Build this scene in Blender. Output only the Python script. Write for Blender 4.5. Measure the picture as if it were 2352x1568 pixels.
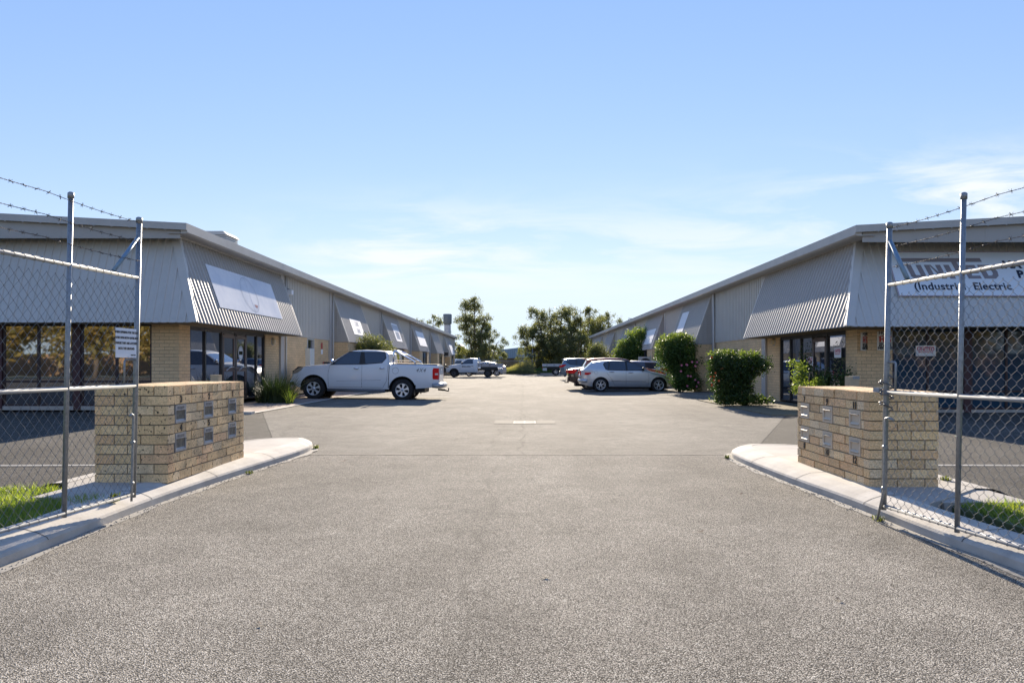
import bpy, bmesh, math, random
import numpy as np
from mathutils import Vector, Matrix
R = math.radians
for o in list(bpy.data.objects): bpy.data.objects.remove(o)
SC = bpy.context.scene
COL = SC.collection

# ---------------------------------------------------------------- camera
EYE = 1.2
cd = bpy.data.cameras.new("camera"); cam = bpy.data.objects.new("camera", cd); COL.objects.link(cam)
cam.location = (0, 0, EYE); cam.rotation_euler = (R(90), 0, 0)
cd.sensor_width = 36; cd.lens = 25.71; cd.shift_x = -24/2352; cd.shift_y = 52/2352
cd.clip_start = 0.05; cd.clip_end = 3000
SC.camera = cam

# ---------------------------------------------------------------- light
SUN_EL, SUN_AZ = 19.0, 0.8          # azimuth measured from +Y towards +X
W = bpy.data.worlds.new("World"); SC.world = W; W.use_nodes = True
wn = W.node_tree; wn.nodes.clear()
def wnode(t, **k):
    n = wn.nodes.new(t)
    for a, b in k.items(): setattr(n, a, b)
    return n
w_out = wnode('ShaderNodeOutputWorld'); w_bg = wnode('ShaderNodeBackground')
sky = wnode('ShaderNodeTexSky'); sky.sky_type = 'NISHITA'; sky.sun_disc = False
sky.sun_elevation = R(SUN_EL); sky.sun_rotation = R(SUN_AZ)
sky.altitude = 0; sky.air_density = 1.0; sky.dust_density = 0.0; sky.ozone_density = 3.0
ssp = wnode('ShaderNodeSeparateColor'); wn.links.new(sky.outputs[0], ssp.inputs[0]); scb = wnode('ShaderNodeCombineColor')
def wmath(op, a, b=None, clamp=False):
    n = wnode('ShaderNodeMath', operation=op, use_clamp=clamp)
    for i, v in enumerate((a, b)):
        if v is None: continue
        if isinstance(v, (int, float)): n.inputs[i].default_value = v
        else: wn.links.new(v, n.inputs[i])
    return n.outputs[0]
# the camera's tone response on the sky: softened contrast per channel
for i, (g_, k_, m_) in enumerate(((.74, .87, 2.95), (.58, 1.05, 3.45), (.35, 1.95, 3.95))):
    wn.links.new(wmath('MINIMUM', wmath('MULTIPLY', wmath('POWER', ssp.outputs[i], g_), k_), m_), scb.inputs[i])
# thin cirrus: noise over the view direction projected on a cloud layer
tc = wnode('ShaderNodeTexCoord'); sep = wnode('ShaderNodeSeparateXYZ'); wn.links.new(tc.outputs['Generated'], sep.inputs[0])
zc = wmath('MAXIMUM', sep.outputs['Z'], 0.0); zd = wmath('ADD', zc, 0.12)
cx = wmath('DIVIDE', sep.outputs['X'], zd); cy = wmath('DIVIDE', sep.outputs['Y'], zd)
cmb = wnode('ShaderNodeCombineXYZ'); wn.links.new(cx, cmb.inputs[0]); wn.links.new(cy, cmb.inputs[1])
mp = wnode('ShaderNodeMapping'); mp.inputs['Scale'].default_value = (0.9, 1.5, 1); mp.inputs['Rotation'].default_value = (0, 0, R(24)); mp.inputs['Location'].default_value = (1.7, 0.6, 0)
wn.links.new(cmb.outputs[0], mp.inputs[0])
nz = wnode('ShaderNodeTexNoise'); nz.inputs['Scale'].default_value = 1.5; nz.inputs['Detail'].default_value = 9; nz.inputs['Roughness'].default_value = 0.6; nz.inputs['Distortion'].default_value = 0.5
wn.links.new(mp.outputs[0], nz.inputs['Vector'])
rmp = wnode('ShaderNodeMapRange'); rmp.inputs['From Min'].default_value = 0.41; rmp.inputs['From Max'].default_value = 0.62
wn.links.new(nz.outputs['Fac'], rmp.inputs['Value'])
# clouds gather low over the right side, thin wisps left of centre
yp = wmath('MAXIMUM', sep.outputs['Y'], .02); ca_ = wmath('DIVIDE', sep.outputs['X'], yp); ce_ = wmath('DIVIDE', sep.outputs['Z'], yp)
def gau(a0, aw, e0, ew, k):
    p = wmath('POWER', wmath('ABSOLUTE', wmath('DIVIDE', wmath('SUBTRACT', ca_, a0), aw)), 2.0); q = wmath('POWER', wmath('ABSOLUTE', wmath('DIVIDE', wmath('SUBTRACT', ce_, e0), ew)), 2.0)
    return wmath('MULTIPLY', wmath('EXPONENT', wmath('MULTIPLY', wmath('ADD', p, q), -1.0)), k)
msk = wmath('ADD', wmath('ADD', gau(.66, .24, .235, .055, 1.3), gau(-.15, .17, .15, .055, 1.0)), gau(.25, .3, .16, .06, .6))
cf = wmath('MULTIPLY', rmp.outputs[0], msk, True)
mix = wnode('ShaderNodeMixRGB'); wn.links.new(cf, mix.inputs[0]); wn.links.new(scb.outputs[0], mix.inputs[1])
mix.inputs[2].default_value = (3.35, 3.55, 3.75, 1)
wn.links.new(mix.outputs[0], w_bg.inputs[0]); wn.links.new(w_bg.outputs[0], w_out.inputs[0])
w_bg.inputs[1].default_value = 0.121
sd = bpy.data.lights.new("sun", 'SUN'); sd.energy = 5.0; sd.angle = R(0.5); sd.color = (1.0, 0.87, 0.70)
sun = bpy.data.objects.new("sun", sd); COL.objects.link(sun)
sdir = Vector((math.sin(R(SUN_AZ))*math.cos(R(SUN_EL)), math.cos(R(SUN_AZ))*math.cos(R(SUN_EL)), math.sin(R(SUN_EL))))
sun.rotation_euler = sdir.to_track_quat('Z', 'Y').to_euler(); sun.location = (0, 0, 30)
SC.view_settings.view_transform = 'Standard'; SC.view_settings.look = 'None'
SC.view_settings.exposure = 1.25; SC.view_settings.gamma = 1; SC.view_settings.use_curve_mapping = False
SC.cycles.max_bounces = 6; SC.cycles.transparent_max_bounces = 6; SC.cycles.use_denoising = True

# ---------------------------------------------------------------- helpers
class MB:
    """collects faces, builds one mesh object with metre-scaled UVs"""
    def __init__(s): s.v = []; s.f = []; s.m = []; s.c = []; s.mi = 0; s.col = (1, 1, 1); s.sm = []; s.smooth = False
    def face(s, pts):
        n = len(s.v); s.v += [tuple(p) for p in pts]; s.f.append(tuple(range(n, n+len(pts)))); s.m.append(s.mi); s.c.append(s.col); s.sm.append(s.smooth)
    def grid(s, rows, closed=False):
        n = len(s.v); h = len(rows); w = len(rows[0])
        for r in rows: s.v += [tuple(p) for p in r]
        for i in range(h-1):
            for j in range(w if closed else w-1):
                a = n+i*w+j; b = n+i*w+(j+1) % w
                s.f.append((a, b, b+w, a+w)); s.m.append(s.mi); s.c.append(s.col); s.sm.append(s.smooth)
    def ngon_last(s, idx):
        s.f.append(tuple(idx)); s.m.append(s.mi); s.c.append(s.col); s.sm.append(False)
    def box(s, a, b, M=None):
        x0, y0, z0 = a; x1, y1, z1 = b
        if x0 > x1: x0, x1 = x1, x0
        if y0 > y1: y0, y1 = y1, y0
        if z0 > z1: z0, z1 = z1, z0
        p = [Vector(q) for q in ((x0,y0,z0),(x1,y0,z0),(x1,y1,z0),(x0,y1,z0),(x0,y0,z1),(x1,y0,z1),(x1,y1,z1),(x0,y1,z1))]
        if M: p = [M @ q for q in p]
        n = len(s.v); s.v += [tuple(q) for q in p]
        for f in ((0,3,2,1),(4,5,6,7),(0,1,5,4),(1,2,6,5),(2,3,7,6),(3,0,4,7)):
            s.f.append(tuple(n+i for i in f)); s.m.append(s.mi); s.c.append(s.col); s.sm.append(False)
    def prism(s, poly, d):
        """poly: 3d outline, extruded by vector d"""
        d = Vector(d); a = [Vector(p) for p in poly]; b = [p+d for p in a]
        n = len(a); k = len(s.v); s.v += [tuple(p) for p in a+b]
        for f in [tuple(range(n-1, -1, -1)), tuple(range(n, 2*n))]+[(i, (i+1) % n, n+(i+1) % n, n+i) for i in range(n)]:
            s.f.append(tuple(k+i for i in f)); s.m.append(s.mi); s.c.append(s.col); s.sm.append(False)
    def tube(s, pts, r, n=8, cap=True):
        pts = [Vector(p) for p in pts]; rs = r if isinstance(r, (list, tuple)) else [r]*len(pts)
        k = len(s.v); up = None
        for i, p in enumerate(pts):
            t = (pts[min(i+1, len(pts)-1)]-pts[max(i-1, 0)])
            if t.length < 1e-9: t = Vector((0, 0, 1))
            t.normalize()
            if up is None: up = Vector((0, 0, 1)) if abs(t.z) < .9 else Vector((1, 0, 0))
            u = t.cross(up)
            if u.length < 1e-6: u = t.cross(Vector((0, 1, 0.3)))
            u.normalize(); w = u.cross(t); up = w
            for j in range(n):
                a = 2*math.pi*j/n; s.v.append(tuple(p+(u*math.cos(a)+w*math.sin(a))*rs[i]))
        for i in range(len(pts)-1):
            for j in range(n):
                a = k+i*n+j; b = k+i*n+(j+1) % n
                s.f.append((a, b, b+n, a+n)); s.m.append(s.mi); s.c.append(s.col); s.sm.append(n > 4)
        if cap and n > 2:
            s.ngon_last([k+j for j in range(n-1, -1, -1)]); e = k+(len(pts)-1)*n; s.ngon_last([e+j for j in range(n)])
    def lathe(s, prof, n=24, M=None):
        """prof: (radius, height) pairs about +Z"""
        rows = []
        for r, h in prof:
            row = [Vector((r*math.cos(2*math.pi*j/n), r*math.sin(2*math.pi*j/n), h)) for j in range(n)]
            if M: row = [M @ p for p in row]
            rows.append(row)
        o = s.smooth; s.smooth = True; s.grid(rows, True); s.smooth = o
    def add_mesh(s, me, M):
        n = len(s.v); s.v += [tuple(M @ v.co) for v in me.vertices]
        for p in me.polygons:
            s.f.append(tuple(n+i for i in p.vertices)); s.m.append(s.mi); s.c.append(s.col); s.sm.append(False)
    def build(s, name, mat, parent=None, loc=None, attr=False):
        me = bpy.data.meshes.new(name); me.from_pydata(s.v, [], s.f)
        mats = mat if isinstance(mat, (list, tuple)) else [mat]
        for m in mats: me.materials.append(m)
        me.polygons.foreach_set('material_index', s.m); me.polygons.foreach_set('use_smooth', s.sm)
        me.update()
        nf = len(me.polygons)
        if nf:
            uv = me.uv_layers.new(name='uv')
            nl = len(me.loops); vi = np.zeros(nl, int); me.loops.foreach_get('vertex_index', vi)
            co = np.zeros(len(me.vertices)*3); me.vertices.foreach_get('co', co); co = co.reshape(-1, 3)
            nr = np.zeros(nf*3); me.polygons.foreach_get('normal', nr); nr = np.abs(nr.reshape(-1, 3))
            lt = np.zeros(nf, int); me.polygons.foreach_get('loop_total', lt); nl3 = np.repeat(nr, lt, axis=0)
            p = co[vi]; ax = nl3.argmax(1)
            u = np.where(ax == 0, p[:, 1], p[:, 0]); v = np.where(ax == 2, p[:, 1], p[:, 2])
            uv.data.foreach_set('uv', np.stack([u, v], 1).astype(np.float32).ravel())
            if attr:
                ca = me.color_attributes.new('tint', 'FLOAT_COLOR', 'CORNER')
                cc = np.repeat(np.array([(*c, 1) for c in s.c]), lt, axis=0)
                ca.data.foreach_set('color', cc.astype(np.float32).ravel())
        o = bpy.data.objects.new(name, me); COL.objects.link(o)
        if loc is not None: o.location = loc
        if parent is not None: o.parent = parent
        return o
def tag(o, label=None, cat=None, group=None, kind=None):
    if label: o['label'] = label
    if cat: o['category'] = cat
    if group: o['group'] = group
    if kind: o['kind'] = kind
    return o
def thing(name, label, cat, loc=(0, 0, 0), rz=0, group=None):
    o = bpy.data.objects.new(name, None); COL.objects.link(o); o.location = loc; o.rotation_euler = (0, 0, rz)
    o.empty_display_size = .2
    return tag(o, label, cat, group)
def copy_tree(o, parent=None):
    c = o.copy(); COL.objects.link(c)
    if parent is not None: c.parent = parent
    for ch in list(o.children): copy_tree(ch, c)
    return c
DG = None
def text_mesh(txt, size, bold=0.0, depth=0.002, align='CENTER', spacing=1.0):
    cu = bpy.data.curves.new('txt', 'FONT'); cu.body = txt; cu.size = size; cu.offset = bold; cu.extrude = depth
    cu.align_x = align; cu.align_y = 'CENTER'; cu.space_character = spacing; cu.resolution_u = 3
    o = bpy.data.objects.new('txt', cu); COL.objects.link(o)
    dg = bpy.context.evaluated_depsgraph_get(); me = bpy.data.meshes.new_from_object(o.evaluated_get(dg))
    bpy.data.objects.remove(o); return me
def frame(origin, right, up):
    """matrix mapping local x->right, y->up, z->normal"""
    r = Vector(right).normalized(); u = Vector(up); u = (u-r*u.dot(r)).normalized(); n = r.cross(u)
    M = Matrix((r, u, n)).transposed().to_4x4(); M.translation = Vector(origin); return M

# ---------------------------------------------------------------- materials
MATS = {}
def mat(name, color=(.5, .5, .5), rough=.6, metal=0.0, spec=.5, noise=None, bump=None, coat=0.0, emit=None, coords='Object', trans=0.0):
    """noise = (scale, amount[, color2, detail]); bump = (scale, strength[, distance])"""
    m = bpy.data.materials.new(name); m.use_nodes = True; nt = m.node_tree; b = nt.nodes['Principled BSDF']
    b.inputs['Base Color'].default_value = (*color, 1); b.inputs['Roughness'].default_value = rough
    b.inputs['Metallic'].default_value = metal; b.inputs['Specular IOR Level'].default_value = spec
    b.inputs['Coat Weight'].default_value = coat; b.inputs['Coat Roughness'].default_value = .04
    m['_c'] = 1
    if noise or bump:
        t = nt.nodes.new('ShaderNodeTexCoord')
    if noise:
        n = nt.nodes.new('ShaderNodeTexNoise'); n.inputs['Scale'].default_value = noise[0]; n.inputs['Detail'].default_value = noise[3] if len(noise) > 3 else 6
        n.inputs['Roughness'].default_value = .65
        nt.links.new(t.outputs[coords], n.inputs['Vector'])
        mr = nt.nodes.new('ShaderNodeMapRange'); mr.inputs['From Min'].default_value = .3; mr.inputs['From Max'].default_value = .7
        nt.links.new(n.outputs['Fac'], mr.inputs['Value'])
        mx = nt.nodes.new('ShaderNodeMixRGB'); nt.links.new(mr.outputs[0], mx.inputs[0])
        c2 = noise[2] if len(noise) > 2 and noise[2] else tuple(c*(1-noise[1]) for c in color)
        mx.inputs[1].default_value = (*color, 1); mx.inputs[2].default_value = (*c2, 1)
        nt.links.new(mx.outputs[0], b.inputs['Base Color'])
    if bump:
        n = nt.nodes.new('ShaderNodeTexNoise'); n.inputs['Scale'].default_value = bump[0]; n.inputs['Detail'].default_value = 5
        nt.links.new(t.outputs[coords], n.inputs['Vector'])
        bp = nt.nodes.new('ShaderNodeBump'); bp.inputs['Strength'].default_value = bump[1]; bp.inputs['Distance'].default_value = bump[2] if len(bump) > 2 else .01
        nt.links.new(n.outputs['Fac'], bp.inputs['Height']); nt.links.new(bp.outputs[0], b.inputs['Normal'])
    MATS[name] = m; return m
def LK(nt, a, b): nt.links.new(a, b)
def asphalt(name, c_dark, c_mid, c_light, scale, bumpd, patch=.25, crack=False):
    m = bpy.data.materials.new(name); m.use_nodes = True; nt = m.node_tree; b = nt.nodes['Principled BSDF']; N = nt.nodes.new
    t = N('ShaderNodeTexCoord')
    v = N('ShaderNodeTexVoronoi'); v.inputs['Scale'].default_value = scale; LK(nt, t.outputs['Object'], v.inputs['Vector'])
    sp = N('ShaderNodeSeparateColor'); LK(nt, v.outputs['Color'], sp.inputs[0])
    cr = N('ShaderNodeValToRGB'); LK(nt, sp.outputs[0], cr.inputs[0])
    e = cr.color_ramp.elements; e[0].position = 0.0; e[0].color = (*c_dark, 1); e[1].position = 1.0; e[1].color = (*c_light, 1)
    k = e.new(.35); k.color = (*c_mid, 1); k = e.new(.8); k.color = (*[x*1.15 for x in c_mid], 1)
    # stones sit in dark binder
    dr = N('ShaderNodeMapRange'); dr.inputs['From Min'].default_value = .35; dr.inputs['From Max'].default_value = .62; LK(nt, v.outputs['Distance'], dr.inputs['Value'])
    mx = N('ShaderNodeMixRGB'); LK(nt, dr.outputs[0], mx.inputs[0]); LK(nt, cr.outputs[0], mx.inputs[1]); mx.inputs[2].default_value = (*[x*.55 for x in c_dark], 1)
    # broad wear patches, streaks along the driving direction
    mpn = N('ShaderNodeMapping'); mpn.inputs['Scale'].default_value = (1.0, .35, 1); LK(nt, t.outputs['Object'], mpn.inputs[0])
    n1 = N('ShaderNodeTexNoise'); n1.inputs['Scale'].default_value = .55; n1.inputs['Detail'].default_value = 8; n1.inputs['Roughness'].default_value = .6; LK(nt, mpn.outputs[0], n1.inputs['Vector'])
    m1 = N('ShaderNodeMapRange'); m1.inputs['From Min'].default_value = .3; m1.inputs['From Max'].default_value = .7
    m1.inputs['To Min'].default_value = 1-patch; m1.inputs['To Max'].default_value = 1+patch*.45; LK(nt, n1.outputs['Fac'], m1.inputs['Value'])
    mu = N('ShaderNodeMixRGB'); mu.blend_type = 'MULTIPLY'; mu.inputs[0].default_value = 1; LK(nt, mx.outputs[0], mu.inputs[1]); LK(nt, m1.outputs[0], mu.inputs[2])
    n2 = N('ShaderNodeTexNoise'); n2.inputs['Scale'].default_value = 12; n2.inputs['Detail'].default_value = 12; n2.inputs['Roughness'].default_value = .88; LK(nt, t.outputs['Object'], n2.inputs['Vector'])
    m2 = N('ShaderNodeMapRange'); m2.inputs['From Min'].default_value = .25; m2.inputs['From Max'].default_value = .75; m2.inputs['To Min'].default_value = .62; m2.inputs['To Max'].default_value = 1.34; LK(nt, n2.outputs['Fac'], m2.inputs['Value'])
    mv = N('ShaderNodeMixRGB'); mv.blend_type = 'MULTIPLY'; mv.inputs[0].default_value = 1; LK(nt, mu.outputs[0], mv.inputs[1]); LK(nt, m2.outputs[0], mv.inputs[2])
    out = mv.outputs[0]
    # stains and bleached patches
    n4 = N('ShaderNodeTexNoise'); n4.inputs['Scale'].default_value = 1.7; n4.inputs['Detail'].default_value = 11; n4.inputs['Roughness'].default_value = .68; n4.inputs['Distortion'].default_value = .6; LK(nt, t.outputs['Object'], n4.inputs['Vector'])
    m5 = N('ShaderNodeMapRange'); m5.inputs['From Min'].default_value = .32; m5.inputs['From Max'].default_value = .62; m5.inputs['To Min'].default_value = .78; m5.inputs['To Max'].default_value = 1.06; LK(nt, n4.outputs['Fac'], m5.inputs['Value'])
    mw = N('ShaderNodeMixRGB'); mw.blend_type = 'MULTIPLY'; mw.inputs[0].default_value = 1; LK(nt, out, mw.inputs[1]); LK(nt, m5.outputs[0], mw.inputs[2]); out = mw.outputs[0]
    if crack:
        # the long joint down the middle of the yard plus fine wandering cracks
        sx = N('ShaderNodeSeparateXYZ'); LK(nt, t.outputs['Object'], sx.inputs[0])
        nw = N('ShaderNodeTexNoise'); nw.inputs['Scale'].default_value = .9; nw.inputs['Detail'].default_value = 6; LK(nt, t.outputs['Object'], nw.inputs['Vector'])
        a = N('ShaderNodeMath'); a.operation = 'MULTIPLY_ADD'; LK(nt, nw.outputs['Fac'], a.inputs[0]); a.inputs[1].default_value = .5; a.inputs[2].default_value = -.25-crack[0]+.03
        s_ = N('ShaderNodeMath'); s_.operation = 'ADD'; LK(nt, sx.outputs['X'], s_.inputs[0]); LK(nt, a.outputs[0], s_.inputs[1])
        ab = N('ShaderNodeMath'); ab.operation = 'ABSOLUTE'; LK(nt, s_.outputs[0], ab.inputs[0])
        r_ = N('ShaderNodeMapRange'); r_.inputs['From Min'].default_value = .0; r_.inputs['From Max'].default_value = .035; r_.inputs['To Min'].default_value = crack[1]; r_.inputs['To Max'].default_value = 1; LK(nt, ab.outputs[0], r_.inputs['Value'])
        vw = N('ShaderNodeTexVoronoi'); vw.feature = 'DISTANCE_TO_EDGE'; vw.inputs['Scale'].default_value = .22
        nw2 = N('ShaderNodeTexNoise'); nw2.inputs['Scale'].default_value = 1.3; nw2.inputs['Detail'].default_value = 5; LK(nt, t.outputs['Object'], nw2.inputs['Vector'])
        mm = N('ShaderNodeMixRGB'); mm.inputs[0].default_value = .25; LK(nt, t.outputs['Object'], mm.inputs[1]); LK(nt, nw2.outputs['Color'], mm.inputs[2]); LK(nt, mm.outputs[0], vw.inputs['Vector'])
        r2 = N('ShaderNodeMapRange'); r2.inputs['From Max'].default_value = .006; r2.inputs['To Min'].default_value = .80 if crack[2] else 1; r2.inputs['To Max'].default_value = 1; LK(nt, vw.outputs['Distance'], r2.inputs['Value'])
        mn = N('ShaderNodeMath'); mn.operation = 'MULTIPLY'; LK(nt, r_.outputs[0], mn.inputs[0]); LK(nt, r2.outputs[0], mn.inputs[1])
        m4 = N('ShaderNodeMixRGB'); m4.blend_type = 'MULTIPLY'; m4.inputs[0].default_value = 1; LK(nt, out, m4.inputs[1]); LK(nt, mn.outputs[0], m4.inputs[2]); out = m4.outputs[0]
    LK(nt, out, b.inputs['Base Color']); b.inputs['Roughness'].default_value = .95; b.inputs['Specular IOR Level'].default_value = .12
    bp = N('ShaderNodeBump'); bp.inputs['Strength'].default_value = .8; bp.inputs['Distance'].default_value = bumpd; bp.invert = True
    LK(nt, v.outputs['Distance'], bp.inputs['Height']); LK(nt, bp.outputs[0], b.inputs['Normal'])
    MATS[name] = m; return m
def brickmat(name, c1, c2, mortar, bw=.24, rh=.086, ms=.010, squash=False):
    m = bpy.data.materials.new(name); m.use_nodes = True; nt = m.node_tree; b = nt.nodes['Principled BSDF']; N = nt.nodes.new
    u = N('ShaderNodeUVMap'); u.uv_map = 'uv'
    k = N('ShaderNodeTexBrick'); k.inputs['Scale'].default_value = 1; k.inputs['Brick Width'].default_value = bw; k.inputs['Row Height'].default_value = rh
    k.inputs['Mortar Size'].default_value = ms*.5; k.inputs['Mortar Smooth'].default_value = .3; k.inputs['Bias'].default_value = -.1
    k.inputs['Color1'].default_value = (*c1, 1); k.inputs['Color2'].default_value = (*c2, 1); k.inputs['Mortar'].default_value = (*mortar, 1)
    LK(nt, u.outputs[0], k.inputs['Vector'])
    t = N('ShaderNodeTexCoord'); n = N('ShaderNodeTexNoise'); n.inputs['Scale'].default_value = 60; n.inputs['Detail'].default_value = 4; LK(nt, t.outputs['Object'], n.inputs['Vector'])
    mr = N('ShaderNodeMapRange'); mr.inputs['From Min'].default_value = .3; mr.inputs['From Max'].default_value = .7; mr.inputs['To Min'].default_value = .78; mr.inputs['To Max'].default_value = 1.12; LK(nt, n.outputs['Fac'], mr.inputs['Value'])
    n2 = N('ShaderNodeTexNoise'); n2.inputs['Scale'].default_value = .8; n2.inputs['Detail'].default_value = 4; LK(nt, t.outputs['Object'], n2.inputs['Vector'])
    mr2 = N('ShaderNodeMapRange'); mr2.inputs['From Min'].default_value = .3; mr2.inputs['From Max'].default_value = .7; mr2.inputs['To Min'].default_value = .86; mr2.inputs['To Max'].default_value = 1.08; LK(nt, n2.outputs['Fac'], mr2.inputs['Value'])
    mm = N('ShaderNodeMath'); mm.operation = 'MULTIPLY'; LK(nt, mr.outputs[0], mm.inputs[0]); LK(nt, mr2.outputs[0], mm.inputs[1])
    mu = N('ShaderNodeMixRGB'); mu.blend_type = 'MULTIPLY'; mu.inputs[0].default_value = 1; LK(nt, k.outputs['Color'], mu.inputs[1]); LK(nt, mm.outputs[0], mu.inputs[2])
    LK(nt, mu.outputs[0], b.inputs['Base Color']); b.inputs['Roughness'].default_value = .9; b.inputs['Specular IOR Level'].default_value = .2
    bp = N('ShaderNodeBump'); bp.invert = True; bp.inputs['Strength'].default_value = .9; bp.inputs['Distance'].default_value = .008; LK(nt, k.outputs['Fac'], bp.inputs['Height'])
    LK(nt, bp.outputs[0], b.inputs['Normal']); MATS[name] = m; return m
def tintmat(name, base, rough=.9, nscale=70, lo=.7, hi=1.15, bumps=(90, .5, .004), speck=None, stain=None):
    """per-piece tint times mottled noise (bricks laid one by one)"""
    m = bpy.data.materials.new(name); m.use_nodes = True; nt = m.node_tree; b = nt.nodes['Principled BSDF']; N = nt.nodes.new
    a = N('ShaderNodeVertexColor'); a.layer_name = 'tint'
    t = N('ShaderNodeTexCoord'); n = N('ShaderNodeTexNoise'); n.inputs['Scale'].default_value = nscale; n.inputs['Detail'].default_value = 5; LK(nt, t.outputs['Object'], n.inputs['Vector'])
    mr = N('ShaderNodeMapRange'); mr.inputs['From Min'].default_value = .3; mr.inputs['From Max'].default_value = .7; mr.inputs['To Min'].default_value = lo; mr.inputs['To Max'].default_value = hi; LK(nt, n.outputs['Fac'], mr.inputs['Value'])
    mu = N('ShaderNodeMixRGB'); mu.blend_type = 'MULTIPLY'; mu.inputs[0].default_value = 1; LK(nt, a.outputs[0], mu.inputs[1]); LK(nt, mr.outputs[0], mu.inputs[2])
    out = mu.outputs[0]
    if speck:
        v = N('ShaderNodeTexNoise'); v.inputs['Scale'].default_value = speck[0]; v.inputs['Detail'].default_value = 2; LK(nt, t.outputs['Object'], v.inputs['Vector'])
        r = N('ShaderNodeMapRange'); r.inputs['From Min'].default_value = speck[1]; r.inputs['From Max'].default_value = speck[1]+.06; LK(nt, v.outputs['Fac'], r.inputs['Value'])
        mx = N('ShaderNodeMixRGB'); LK(nt, r.outputs[0], mx.inputs[0]); LK(nt, out, mx.inputs[1]); mx.inputs[2].default_value = (*speck[2], 1); out = mx.outputs[0]
    if stain:
        v = N('ShaderNodeTexNoise'); v.inputs['Scale'].default_value = 2.2; v.inputs['Detail'].default_value = 9; v.inputs['Roughness'].default_value = .75; LK(nt, t.outputs['Object'], v.inputs['Vector'])
        r = N('ShaderNodeMapRange'); r.inputs['From Min'].default_value = .52; r.inputs['From Max'].default_value = .72; r.inputs['To Max'].default_value = stain; LK(nt, v.outputs['Fac'], r.inputs['Value'])
        mx = N('ShaderNodeMixRGB'); LK(nt, r.outputs[0], mx.inputs[0]); LK(nt, out, mx.inputs[1]); mx.inputs[2].default_value = (.05, .045, .038, 1); out = mx.outputs[0]
    LK(nt, out, b.inputs['Base Color']); b.inputs['Roughness'].default_value = rough; b.inputs['Specular IOR Level'].default_value = .2
    n3 = N('ShaderNodeTexNoise'); n3.inputs['Scale'].default_value = bumps[0]; n3.inputs['Detail'].default_value = 4; LK(nt, t.outputs['Object'], n3.inputs['Vector'])
    bp = N('ShaderNodeBump'); bp.inputs['Strength'].default_value = bumps[1]; bp.inputs['Distance'].default_value = bumps[2]; LK(nt, n3.outputs['Fac'], bp.inputs['Height']); LK(nt, bp.outputs[0], b.inputs['Normal'])
    MATS[name] = m; return m
def leafmat(name, c1, c2, trans=.45, rough=.5):
    m = bpy.data.materials.new(name); m.use_nodes = True; nt = m.node_tree; N = nt.nodes.new; b = nt.nodes['Principled BSDF']; out = nt.nodes['Material Output']
    g = N('ShaderNodeNewGeometry'); mx = N('ShaderNodeMixRGB'); LK(nt, g.outputs['Random Per Island'], mx.inputs[0]); mx.inputs[1].default_value = (*c1, 1); mx.inputs[2].default_value = (*c2, 1)
    LK(nt, mx.outputs[0], b.inputs['Base Color']); b.inputs['Roughness'].default_value = rough; b.inputs['Specular IOR Level'].default_value = .35
    tr = N('ShaderNodeBsdfTranslucent'); tc_ = N('ShaderNodeMixRGB'); tc_.blend_type = 'MULTIPLY'; tc_.inputs[0].default_value = 1; LK(nt, mx.outputs[0], tc_.inputs[1]); tc_.inputs[2].default_value = (1.9, 1.9, .9, 1)
    LK(nt, tc_.outputs[0], tr.inputs[0])
    ms = N('ShaderNodeMixShader'); ms.inputs[0].default_value = trans; LK(nt, b.outputs[0], ms.inputs[1]); LK(nt, tr.outputs[0], ms.inputs[2]); LK(nt, ms.outputs[0], out.inputs[0])
    MATS[name] = m; return m
def glassmat(name, color, refl=.14, rough=.03, noise=0.0):
    m = bpy.data.materials.new(name); m.use_nodes = True; nt = m.node_tree; N = nt.nodes.new; b = nt.nodes['Principled BSDF']; out = nt.nodes['Material Output']
    b.inputs['Base Color'].default_value = (*color, 1); b.inputs['Roughness'].default_value = .5; b.inputs['Specular IOR Level'].default_value = 0
    g = N('ShaderNodeBsdfGlossy'); g.inputs['Roughness'].default_value = rough; g.inputs[0].default_value = (.9, .93, 1, 1)
    f = N('ShaderNodeFresnel'); f.inputs[0].default_value = 1.5; a = N('ShaderNodeMath'); a.operation = 'ADD'; a.use_clamp = True; LK(nt, f.outputs[0], a.inputs[0]); a.inputs[1].default_value = refl
    ms = N('ShaderNodeMixShader'); LK(nt, a.outputs[0], ms.inputs[0]); LK(nt, b.outputs[0], ms.inputs[1]); LK(nt, g.outputs[0], ms.inputs[2]); LK(nt, ms.outputs[0], out.inputs[0])
    if noise:
        t = N('ShaderNodeTexCoord'); n = N('ShaderNodeTexNoise'); n.inputs['Scale'].default_value = .9; LK(nt, t.outputs['Object'], n.inputs['Vector'])
        bp = N('ShaderNodeBump'); bp.inputs['Strength'].default_value = noise; bp.inputs['Distance'].default_value = .01; LK(nt, n.outputs['Fac'], bp.inputs['Height']); LK(nt, bp.outputs[0], g.inputs['Normal'])
    MATS[name] = m; return m

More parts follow.
